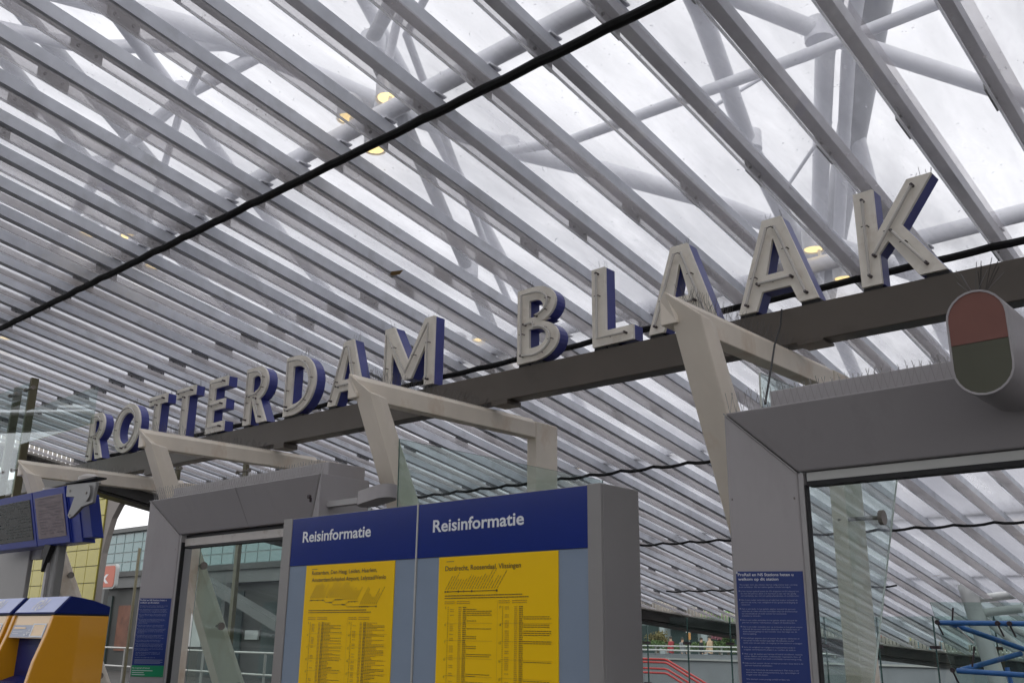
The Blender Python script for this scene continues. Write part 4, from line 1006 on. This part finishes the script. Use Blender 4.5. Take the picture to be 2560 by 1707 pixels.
m = MB(); m.box(-11.14, -10.90, 4.44, 4.5, 2.33, 2.52); tag(m.build('wall_box', 'cabinet_grey'), 'small grey box fixed beside the kiosk wall', 'box')

# glass parapet posts at the left above the sign beam
gp = empty('glass_parapet', (-13.6, 5.2, 3.3), 'tall glass parapet pane between two steel posts at the left', 'glass parapet')
for x, y in ((-13.87, 5.0), (-13.35, 5.0)):
    m = MB(); m.box(x - .028, x + .028, y - .05, y + .05, 3.0, 4.83 if x < -13.5 else 4.88); bevel(m.build('post', 'steel_post', gp), 0.004, 1)
    for z in (4.72, 3.62):
        m = MB(); m.tube([(x - .10, y - .055, z), (x + .12, y - .055, z)], 0.012, 8); m.disc((x + .12, y - .055, z), (1, 0, 0), 0.028, 0.03, 12); m.disc((x - .12, y - .055, z), (1, 0, 0), 0.028, 0.03, 12); m.build('clamp', 'bolt', gp, smooth=True)
m = MB(); m.box(-15.2, -13.33, 4.925, 4.937, 3.3, 4.80); m.build('pane', 'screen_glass', gp)
m = MB(); m.box(-13.30, -11.2, 4.925, 4.937, 3.95, 4.40); m.build('pane', 'screen_glass', gp)
m = MB(); m.tube([(-13.87, 5.0, 3.58), (-13.5, 5.0, 3.30)], 0.012, 8); m.build('brace', 'steel_post', gp)

# steel posts with clamps seen under the beam
for i, (x, z0, z1, lab) in enumerate([(-14.72, 1.2, 4.30, 'left one of the thin steel posts under the sign beam'), (-12.69, 1.2, 4.06, 'right one of the thin steel posts under the sign beam')]):
    r = empty('balustrade_post', (x, 8.0, 0), lab, 'post', 'thin balustrade posts')
    z1 = min(z1, roof_z(8.0, -0.2)); m = MB(); m.box(x - .04, x + .04, 7.97, 8.03, 0, z1); m.build('shaft', 'steel_post', r)
    m = MB(); m.tube([(x - .16, 7.96, z1 - .14), (x + .16, 7.96, z1 - .14)], 0.014, 8); m.disc((x + .14, 7.96, z1 - .14), (1, 0, 0), .03, .03, 10); m.disc((x - .17, 7.96, z1 - .14), (1, 0, 0), .03, .03, 10); m.build('clamp', 'bolt', r)

# ================================================================== LEFT BACKGROUND
tw = empty('tiled_tower', (-23.6, 10.6, 0), 'yellow tiled tower with flared grey side at the left', 'tower')
m = MB(); m.box(-26.5, -21.42, 10.0, 10.16, 0, 5.3); m.build('wall', 'tile_grout', tw)
tile = None
for c in range(9):
    for r_ in range(14):
        p = (-21.42 - .57 * (c + 1) + .012, 9.985, .37 * r_ + .02)
        if p[0] < -26.4: continue
        if tile is None:
            m = MB(); m.box(0, .546, 0, .03, 0, .35); tile = m.build('tile', 'tile_yellow', base=(0, 0, 0)); tile.parent = tw; tile.location = Vector(p) - wloc(tw); tile.modifiers.clear()
        else:
            o = bpy.data.objects.new('tile', tile.data); COL.objects.link(o); o.parent = tw; o.location = Vector(p) - wloc(tw)
wing = [(-21.41, 0), (-21.38, 2.9), (-21.36, 3.24), (-21.26, 3.62), (-21.11, 3.99), (-20.88, 4.25), (-20.62, 4.44), (-20.45, 4.65), (-20.36, 4.95), (-20.34, 5.3), (-21.41, 5.3)]
m = MB(); m.prism([(p[0], 10.02, p[1]) for p in wing], [(p[0], 10.15, p[1]) for p in wing]); m.build('flared_side', 'tower_grey', tw)
m = MB(); m.box(-21.6, -20.85, 9.9, 10.02, 4.74, 4.92); m.build('red_panel', 'red_paint', tw)

# station hall behind
hall = empty('station_hall', (-36, 21, 0), 'dim station hall with a band of teal windows behind the left portal', 'building')
m = MB(); m.box(-62, -22, 20.0, 28.0, 0, 3.3); m.build('lower_wall', 'facade_dark', hall)
m = MB(); m.box(-62, -21.5, 19.7, 28.0, 3.302, 3.75); m.build('fascia', 'hall_grey', hall)
m = MB(); m.box(-62, -21.4, 19.6, 28.0, 3.752, 3.95); m.build('fascia', 'facade_dark', hall)
m = MB(); m.box(-62, -21.6, 19.9, 28.0, 3.952, 5.62); m.build('window_band', 'window_frame', hall)
m = MB(); m.box(-62, -21.5, 19.75, 28.0, 5.622, 5.80); m.build('coping', 'hall_grey', hall)
pane = None
for c in range(44):
    for r_ in range(4):
        p = (-23.2 - .78 * c, 19.885, 4.0 + .40 * r_)
        if pane is None:
            m = MB(); m.box(0, .70, 0, .03, 0, .35); pane = m.build('window_pane', 'window_teal', base=(0, 0, 0)); pane.parent = hall; pane.location = Vector(p) - wloc(hall)
        else:
            o = bpy.data.objects.new('window_pane', pane.data); COL.objects.link(o); o.parent = hall; o.location = Vector(p) - wloc(hall)
for (a, b, z0, z1, mt, nm) in [(-34.7, -33.6, 1.05, 2.25, 'poster_white', 'poster'), (-30.7, -29.9, 1.35, 1.66, 'poster_white', 'notice'), (-33.1, -31.0, 0.1, 3.0, 'shop_window', 'shop_window'), (-36.2, -35.2, 1.2, 2.7, 'red_brown', 'brown_panel'), (-29.7, -26, 0.1, 2.6, 'shop_window', 'shop_window'), (-40.3, -39.2, 0.8, 2.6, 'red_brown', 'brown_panel'), (-38.0, -36.8, .2, 3.1, 'poster_white', 'pillar'), (-43, -41, .2, 3.0, 'shop_window', 'shop_window')]:
    m = MB(); m.box(a, b, 19.93, 19.999, z0, z1); m.build(nm, mt, hall)
for x in (-46, -41, -36, -31.6, -27):
    m = MB(); m.box(x - .12, x + .12, 19.5, 19.69, 0, 3.3); m.build('column', 'hall_grey', hall)
m = MB(); m.prism([(-32.6, 18.9, 3.30), (-32.6, 18.9, 3.62), (-27.4, 18.9, 1.95), (-27.4, 18.9, 1.63)], [(-32.6, 19.3, 3.30), (-32.6, 19.3, 3.62), (-27.4, 19.3, 1.95), (-27.4, 19.3, 1.63)])
tag(m.build('stair_balustrade', 'hall_grey'), 'grey sloping stair balustrade inside the station hall', 'balustrade')
ks = empty('station_sign', (-29.4, 14.0, 0), 'orange red rounded sign ending in the letter k beside the yellow tower', 'sign')
def rrect(x0, x1, z0, z1, r): 
    o = []
    for cx, cz, a in ((x1 - r, z1 - r, 0), (x0 + r, z1 - r, 90), (x0 + r, z0 + r, 180), (x1 - r, z0 + r, 270)):
        o += [(cx + r * math.cos(R(a + 15 * i)), cz + r * math.sin(R(a + 15 * i))) for i in range(7)]
    return o
o_ = rrect(-31.6, -28.76, 2.80, 3.53, .14); m = MB(); m.prism([(p[0], 14.0, p[1]) for p in o_], [(p[0], 14.1, p[1]) for p in o_]); m.build('border_plate', 'poster_white', ks)
o_ = rrect(-31.55, -28.82, 2.85, 3.48, .11); m = MB(); m.prism([(p[0], 13.985, p[1]) for p in o_], [(p[0], 13.999, p[1]) for p in o_]); m.build('red_plate', 'orange_sign', ks)
m = MB(); add_text(m, 'k', flat(13.98), -29.62, 2.98, .48, .37, .03); m.build('lettering', 'white_canopy', ks)
m = MB(); m.box(-30.3, -30.2, 14.02, 14.09, 0, 2.80); m.build('post', 'rail_grey', ks)
hr = empty('steel_railing', (-23, 14, 0), 'grey steel railing seen low through the left portal', 'railing')
for z in (1.12, .62): 
    m = MB(); m.tube([(-33, 14, z), (-18.5, 14, z)], .025, 8); m.build('rail', 'alu_bar', hr, smooth=True)
for i in range(10):
    x = -31.8 + 1.4 * i; m = MB(); m.box(x - .03, x + .03, 13.98, 14.02, 0, 1.095); m.build('baluster', 'rail_grey', hr)
for i, x in enumerate((-23.6, -22.75)):
    m = MB(); m.box(x - .03, x + .03, 12.0, 12.05, 0, 3.6); p = m.build('glazing_post', 'steel_post'); tag(p, ('left' if i == 0 else 'right') + ' slim dark post seen through the left portal glass', 'post', 'slim posts behind the left portal')

# ================================================================== RIGHT BACKGROUND
rw = empty('retaining_wall', (-10, 30.1, -4.3), 'long grey concrete retaining wall at the far side of the stairwell', 'wall')
m = MB(); m.box(-21.95, 39, 30.0, 30.34, -4.3, 0.84); m.build('wall', 'concrete', rw)
m = MB(); m.box(-21.95, 39, 29.93, 30.40, 0.845, 0.90); m.build('ledge', 'portal_trim', rw)
m = MB(); m.box(-21.95, 39, 30.05, 30.3, 0.901, 1.04); m.build('upper_kerb', 'concrete', rw)
fr_ = empty('plaza_railing', (-10, 30.2, 1.0), 'double white tube railing on top of the grey retaining wall', 'railing')
for z, r_ in ((1.30, .022), (1.16, .028)):
    m = MB(); m.tube([(-21.9, 29.98, z), (30, 29.98, z)], r_, 8); m.build('rail', 'rail_white', fr_, smooth=True)
for i in range(36):
    x = -21.5 + 1.33 * i; m = MB(); m.box(x - .025, x + .025, 30.0, 30.04, 1.04, 1.3); m.build('baluster', 'rail_grey', fr_)
# red stair rails
for i, (dz, y, lab) in enumerate([(1.0, 24.0, 'upper far'), (.93, 23.4, 'upper near'), (.745, 24.0, 'lower far'), (.655, 23.4, 'lower near')]):
    x1 = -15.79; x0 = -22.0; k = y / 24.0
    m = MB(); m.tube([(x0 * k, y, dz), (x1 * k - .05, y, dz), (x1 * k + .05, y, dz - .02), (-13.2 * k, y, dz - 1.22), (-9 * k, y, dz - 3.2)], .03, 10)
    tag(m.build('red_handrail', 'rail_red', smooth=True), lab + ' red stair handrail of the four behind the cabinet', 'handrail', 'red stair handrails')
m = MB(); m.tube([(-14.55, 22.5, -4.3), (-14.55, 22.5, .40)], .10, 16); m.tube([(-14.55, 22.5, .401), (-14.55, 22.5, .45)], .16, 16)
tag(m.build('bollard_lamp', 'bar_cream', smooth=True), 'pale round lamp post top below the red handrails', 'lamp post')
# glass balustrade in front of the stairwell
gb = empty('glass_balustrade', (-8, 20, 0), 'frameless glass balustrade with dark clamps in front of the stairwell', 'glass balustrade')
xs = [-15.9 + 1.12 * i for i in range(14)]
for x in xs:
    m = MB(); m.box(x + .012, x + 1.108, 20.0, 20.015, -1.2, 2.05); m.build('pane', 'screen_glass', gb)
    m = MB(); m.box(x - .011, x + .011, 19.99, 20.02, -1.2, 2.05); m.build('joint', 'glass_edge', gb)
    for z in (1.47, .55):
        m = MB(); m.box(x - .10, x + .10, 19.95, 19.985, z - .03, z + .03); m.build('clamp', 'electrode', gb)

# leaning glass screen with blue tubes at bottom right
K = 1.4
def kp(x, z, y=14.0): return (x * K, y, 1.6 + (z - 1.6) * K)
bs = empty('blue_tube_screen', (-4.2, 14.2, 0), 'tilted glass screen braced by bright blue tubes at the right edge', 'glass screen')
pts = [kp(-3.48, 1.96), kp(-3.21, 0.75), kp(-1.2, 0.70), kp(-1.2, 1.92)]
m = MB(); m.cur = 0; A = pts; B = [(p[0], p[1] + .015, p[2]) for p in pts]
m.add(A + B, [(0, 1, 2, 3), (7, 6, 5, 4)]); m.cur = 1; m.add(A + B, [(i, (i + 1) % 4, 4 + (i + 1) % 4, 4 + i) for i in range(4)])
m.build('pane', ['screen_glass_dark', 'glass_edge'], bs)
def bt(name, a, b, r_, mt, ya=13.8, yb=13.8): 
    p, q = kp(*a, ya), kp(*b, yb); m = MB(); m.tube([p, q], r_, 12); return m.build(name, mt, bs, smooth=True)
bt('blue_tube', (-3.36, 1.762), (-1.2, 1.74), .034, 'blue_tube')
bt('blue_tube', (-3.25, 1.33), (-1.2, 1.26), .034, 'blue_tube')
bt('blue_tube', (-3.26, 1.75), (-2.80, 1.53), .035, 'blue_tube', 13.85, 14.6)
bt('blue_tube', (-3.23, 1.335), (-2.83, 1.49), .035, 'blue_tube', 13.85, 14.6)
bt('blue_tube', (-2.84, 1.37), (-2.80, 1.05), .03, 'blue_tube', 13.95, 13.95)
for (x, z) in ((-3.37, 1.765), (-2.83, 1.757), (-2.73, 1.755), (-3.28, 1.335)):
    p = kp(x, z, 13.74); m = MB(); m.disc(p, (0, 1, 0), .032, .03, 10); m.tube([p, (p[0] + .03, p[1] + .1, p[2] - .16)], .012, 6); m.build('clamp', 'electrode', bs)
bt('rod', (-3.22, 1.90), (-3.24, 1.78), .012, 'electrode'); bt('rod', (-3.20, 1.72), (-3.07, 1.58), .010, 'alu_bar'); bt('rod', (-3.07, 1.55), (-3.11, 1.37), .012, 'electrode')
# white tube columns behind
K2 = 1.9
def k2(x, z, y=19.0): return (x * K2, y, 1.6 + (z - 1.6) * K2)
wc = empty('tube_column', (-5.7, 19, -4.3), 'leaning white steel tube column with side braces at the right edge', 'column')
def wt(name, pts_, r_, y=19.0): m = MB(); m.tube([k2(p[0], p[1], y) for p in pts_], r_, 16); return m.build(name, 'col_white', wc, smooth=True)
wt('main_tube', [(-3.17, 2.30), (-3.13, 2.16), (-2.945, 1.23), (-2.35, -1.4)], .150)
wt('main_tube', [(-2.77, 2.4), (-2.71, 2.15), (-2.62, 1.78), (-2.2, 0.2)], .115, 19.6)
wt('side_brace', [(-3.09, 1.985), (-2.70, 2.02)], .075, 19.1)
wt('side_brace', [(-3.05, 1.85), (-2.66, 1.895)], .075, 19.1)
wt('side_brace', [(-3.02, 1.80), (-2.67, 1.47), (-2.4, 1.2)], .065, 19.2)
wt('side_brace', [(-2.90, 1.735), (-2.6, 1.58)], .06, 19.8)

# shops across the plaza
def shop(name, lab, x0, x1, y, h, mt, parts):
    r = empty(name, ((x0 + x1) / 2, y + 3, 0), lab, 'building', 'shops across the plaza')
    m = MB(); m.box(x0, x1, y, y + 6, 0, h); m.build('wall', mt, r)
    for nm, a, b, z0, z1, pr_, mt2 in parts:
        m = MB(); m.box(a, b, y - pr_, y - .002, z0, z1); m.build(nm, mt2, r)
    return r
shop('shop_building', 'grey shop with a white canopy across the plaza, left of the pink tree', -46, -36.5, 60, 4.2, 'facade_grey',
     [('shop_window', -45.5, -40.0, .3, 2.4, .02, 'shop_window'), ('shop_window', -39.0, -36.8, .3, 2.2, .02, 'shop_window'), ('white_canopy', -38.9, -36.6, 2.22, 2.45, .5, 'white_canopy'), ('pillar', -39.75, -39.35, 0, 2.6, .25, 'facade_light'),
      ('round_logo', -41.05, -40.75, 2.78, 3.03, .05, 'white_canopy'), ('logo_lettering', -40.70, -40.45, 2.86, 2.93, .05, 'facade_light'), ('lintel', -46, -36.6, 2.52, 2.62, .1, 'facade_light')])
shop('shop_building', 'shop with a bright green fascia behind the pink tree', -36.4, -26, 60, 4.5, 'facade_dark',
     [('green_fascia', -38.0 + 1.65, -26.2, 2.62, 3.5, .2, 'green_fascia'), ('pillar', -36.35, -35.9, 0, 2.6, .3, 'facade_light'), ('shop_window', -35.5, -27, .3, 2.4, .02, 'shop_window')])
shop('shop_building', 'dark shop front with a red fascia behind the cyan parasols', -25.5, -8, 56, 5, 'facade_dark',
     [('red_fascia', -22.8, -8.2, 1.72, 2.3, .25, 'red_fascia'), ('lintel', -22.8, -8.2, 1.52, 1.70, .15, 'facade_grey'), ('white_sign', -21.0, -20.4, 1.74, 2.02, .3, 'white_canopy'), ('white_sign', -20.05, -19.9, 1.76, 2.0, .3, 'white_canopy'), ('shop_window', -22.6, -9, .2, 1.45, .02, 'shop_window')])
shop('shop_building', 'pale building block seen behind the right glass screen', -26.0, -22.9, 58, 3.2, 'facade_light', [('band', -25.9, -23.0, 1.75, 2.05, .1, 'poster_white')])

# trees
def tree(name, lab, x, y, h, cw, ch, cz, leaf, n, size, grp='trees on the plaza'):
    r = empty(name, (x, y, 0), lab, 'tree', grp)
    m = MB(); m.tube([(x, y, 0), (x + .05, y, cz * .6), (x, y, cz)], [.10, .07, .04], 8)
    for i in range(6):
        a = rnd.uniform(0, 6.28); m.tube([(x, y, cz * .7), (x + math.cos(a) * cw * .5, y + math.sin(a) * cw * .4, cz + rnd.uniform(-.1, .5) * ch)], [.035, .01], 5)
    m.build('trunk', 'bark', r)
    m = MB()
    cl = [(rnd.gauss(0, .42), rnd.gauss(0, .35), rnd.gauss(0, .38)) for _ in range(16)]
    for i in range(n):
        c = rnd.choice(cl); p = Vector((x + (c[0] + rnd.gauss(0, .16)) * cw, y + (c[1] + rnd.gauss(0, .16)) * cw, cz + (c[2] + rnd.gauss(0, .15)) * ch))
        if p.z < cz - ch * .9: continue
        u = Vector((rnd.gauss(0, 1), rnd.gauss(0, 1), rnd.gauss(0, 1))).normalized() * size; v_ = u.orthogonal().normalized() * size * .6
        m.quad(p - u, p + v_, p + u, p - v_)
    m.build('crown', leaf, r)
tree('blossom_tree', 'pink blossom tree in front of the green fascia', -29.3, 50, 2.6, .75, .5, 1.95, 'leaf_pink', 1500, .06)
tree('shrub', 'rusty green shrub left of the white canopy', -33.5, 50, 2.2, .8, .55, 1.6, 'leaf_rust', 1300, .06)
tree('shrub', 'dark green shrub right of the pink blossom tree', -28.2, 49, 1.9, .45, .5, 1.5, 'leaf_green', 900, .05)
tree('yellow_tree', 'small yellow green tree below the rim at right', -18.9, 50, 1.9, .55, .24, 1.75, 'leaf_yellow', 1000, .045)
tree('shrub', 'dark shrub at the far left end of the white railing', -34.6, 47, 1.9, .8, .6, 1.4, 'leaf_green', 900, .06)
m = MB()
for i in range(2600):
    x = rnd.uniform(-36, -25.5); y = 47.5 + rnd.uniform(0, 1); z = rnd.uniform(.9, 1.32) + .1 * math.sin(x * 1.7); u = Vector((rnd.gauss(0, 1), rnd.gauss(0, 1), rnd.gauss(0, 1))).normalized() * .07; v_ = u.orthogonal().normalized() * .05; p = Vector((x, y, z)); m.quad(p - u, p + v_, p + u, p - v_)
hg = m.build('hedge', 'leaf_green'); tag(hg, 'low green hedge behind the white railing', 'hedge', kind='stuff')
# stop pole
sp = empty('stop_pole', (-25, 40, 0), 'thin pole with white plate and orange panel on the plaza', 'sign post')
m = MB(); m.tube([(-25, 40, 0), (-25, 40, 2.3)], .03, 8); m.build('pole', 'rail_grey', sp)
m = MB(); m.box(-25.1, -24.88, 39.95, 39.99, 2.0, 2.35); m.build('red_plate', 'red_fascia', sp)
m = MB(); m.box(-25.13, -24.87, 39.94, 39.985, 1.82, 1.94); m.build('white_plate', 'white_canopy', sp)
m = MB(); m.box(-25.08, -24.9, 39.94, 39.985, 1.50, 1.80); m.build('orange_panel', 'orange_pillar', sp)
# parasols
for x, lab in ((-18.22, 'left one of the three closed cyan parasols'), (-17.65, 'middle one of the three closed cyan parasols'), (-17.04, 'right one of the three closed cyan parasols')):
    r = empty('parasol', (x, 50, 0), lab, 'parasol', 'closed cyan parasols on the terrace')
    m = MB(); m.tube([(x, 50, 0), (x, 50, 1.6)], .02, 6); m.build('pole', 'rail_grey', r)
    m = MB(); m.tube([(x, 50, .62), (x, 50, .75), (x, 50, 1.15), (x, 50, 1.2), (x, 50, 1.5), (x, 50, 1.6)], [.08, .10, .085, .055, .045, .01], 8); m.build('cloth', 'cyan_cloth', r)

# people behind the far railing
def person(x, y, h, face, coat, lab, coat2='trousers', arm=0.0):
    k = h / 1.75
    f = Vector((math.cos(face), math.sin(face), 0)); sd = Vector((-f.y, f.x, 0))
    J = {}
    def P(n, s_, fw, z, r_): J[n] = (Vector((x, y, 0)) + sd * s_ * k + f * fw * k + Vector((0, 0, z * k)), r_ * k)
    P('pelvis', 0, 0, .96, .15); P('waist', 0, 0, 1.10, .135); P('chest', 0, .01, 1.32, .16); P('neck', 0, .01, 1.48, .06); P('head', 0, .03, 1.60, .085); P('crown', 0, .02, 1.70, .075)
    for n, s_ in (('l', 1), ('r', -1)):
        P('sh' + n, .19 * s_, 0, 1.41, .065); P('el' + n, .25 * s_, .02 + arm * .1, 1.13, .048); P('wr' + n, .24 * s_, .10 + arm * .25, .90 + arm * .2, .035); P('ha' + n, .24 * s_, .13 + arm * .3, .82 + arm * .22, .04)
        P('hip' + n, .09 * s_, 0, .90, .10); P('kn' + n, .10 * s_, .06 * s_, .50, .065); P('an' + n, .10 * s_, .12 * s_ - .03, .09, .045); P('to' + n, .10 * s_, .12 * s_ + .12, .04, .04)
    names = list(J); idx = {n: i for i, n in enumerate(names)}
    E_ = [('pelvis', 'waist'), ('waist', 'chest'), ('chest', 'neck'), ('neck', 'head'), ('head', 'crown')]
    for n in 'lr': E_ += [('chest', 'sh' + n), ('sh' + n, 'el' + n), ('el' + n, 'wr' + n), ('wr' + n, 'ha' + n), ('pelvis', 'hip' + n), ('hip' + n, 'kn' + n), ('kn' + n, 'an' + n), ('an' + n, 'to' + n)]
    me = bpy.data.meshes.new('tmp'); b0 = Vector((x, y, 0))
    me.from_pydata([tuple(J[n][0] - b0) for n in names], [(idx[a], idx[b]) for a, b in E_], [])
    ob = bpy.data.objects.new('tmp', me); COL.objects.link(ob)
    md = ob.modifiers.new('s', 'SKIN'); sub = ob.modifiers.new('d', 'SUBSURF'); sub.levels = 1
    for i, n in enumerate(names): me.skin_vertices[0].data[i].radius = (J[n][1], J[n][1])
    me.skin_vertices[0].data[0].use_root = True
    dg = bpy.context.evaluated_depsgraph_get()
    m2 = bpy.data.meshes.new_from_object(ob.evaluated_get(dg)); bpy.data.objects.remove(ob); m2.name = 'person'
    for q in ('skin', coat, coat2): m2.materials.append(MATS[q])
    for p in m2.polygons:
        c = p.center; z = c.z / k
        d = abs((Vector((c.x, c.y, 0))).dot(sd)) / k
        p.material_index = 0 if z > 1.47 or (z < .90 and d > .19) else (1 if z > .80 else 2)
        p.use_smooth = True
    o = bpy.data.objects.new('person', m2); COL.objects.link(o); o.location = b0
    tag(o, lab, 'person', 'people behind the far railing')
    hm_ = MB(); c = J['head'][0]; vs = []
    for i in range(6):
        th = i / 5.0 * 1.75
        for j in range(10):
            a = j / 10 * 6.283; d = Vector((math.sin(th) * math.cos(a), math.sin(th) * math.sin(a), math.cos(th)))
            p = c + Vector((0, 0, .045 * k)) + d * .105 * k - f * .022 * k
            vs.append(p)
    fs = [(i * 10 + j, i * 10 + (j + 1) % 10, (i + 1) * 10 + (j + 1) % 10, (i + 1) * 10 + j) for i in range(5) for j in range(10)]
    hm_.add(vs, fs); hm_.build('hair', 'hair', o, smooth=True)
person(-27.5, 46, 1.72, math.pi, 'coat_beige', 'person in a beige coat walking left behind the railing')
person(-29.9, 46, 1.66, math.pi, 'coat_red', 'person in dark red at the left behind the railing')
person(-29.45, 46.4, 1.60, 0, 'coat_grey', 'person in grey right of the one in dark red')
person(-28.15, 46.2, 1.62, 0.3, 'coat_black', 'person in black left of the one in the beige coat')
for i, (x, cc, lab) in enumerate([(-15.62, 'coat_white', 'person in white at the terrace, left end of the crowd'), (-15.2, 'coat_red', 'person in red beside the one in white at the terrace'), (-14.83, 'coat_grey', 'person in grey in the middle of the terrace crowd'), (-14.4, 'coat_beige', 'person in beige between the parasols'), (-14.05, 'coat_white', 'person in white under the middle parasol'), (-13.7, 'coat_black', 'person in black under the right parasol'), (-13.0, 'coat_red', 'person in red seen through the tilted glass screen'), (-12.3, 'coat_blue', 'person in blue farther right behind the tilted glass screen')]):
    person(x, 40 + .3 * (i % 3), 1.28 + .08 * (i % 3), rnd.uniform(0, 6.28), cc, lab, arm=.6)

# dry leaves lying on the glass
for i, (x, y, lab) in enumerate([(-12.2, 14.6, 'dry brown leaf on the glass beside the cabinet'), (-5.9, 17.4, 'dry brown leaf on the glass in the right portal view'), (-10.5, 12.4, 'dark leaf on the glass above the cabinet'), (-6.55, 5.55, 'small dry leaf on the glass above the letters DAM')]):
    z = roof_z(y, -.09); m = MB(); m.add([(x - .09, y, z), (x, y - .05, z + .004), (x + .10, y + .01, z + .012), (x, y + .05, z + .006), (x - .09, y, z + .004), (x, y - .05, z + .008), (x + .10, y + .01, z + .016), (x, y + .05, z + .010)], [(3, 2, 1, 0), (4, 5, 6, 7)])
    tag(m.build('dry_leaf', 'dry_leaf'), lab, 'leaf', 'dry leaves on the glass roof')
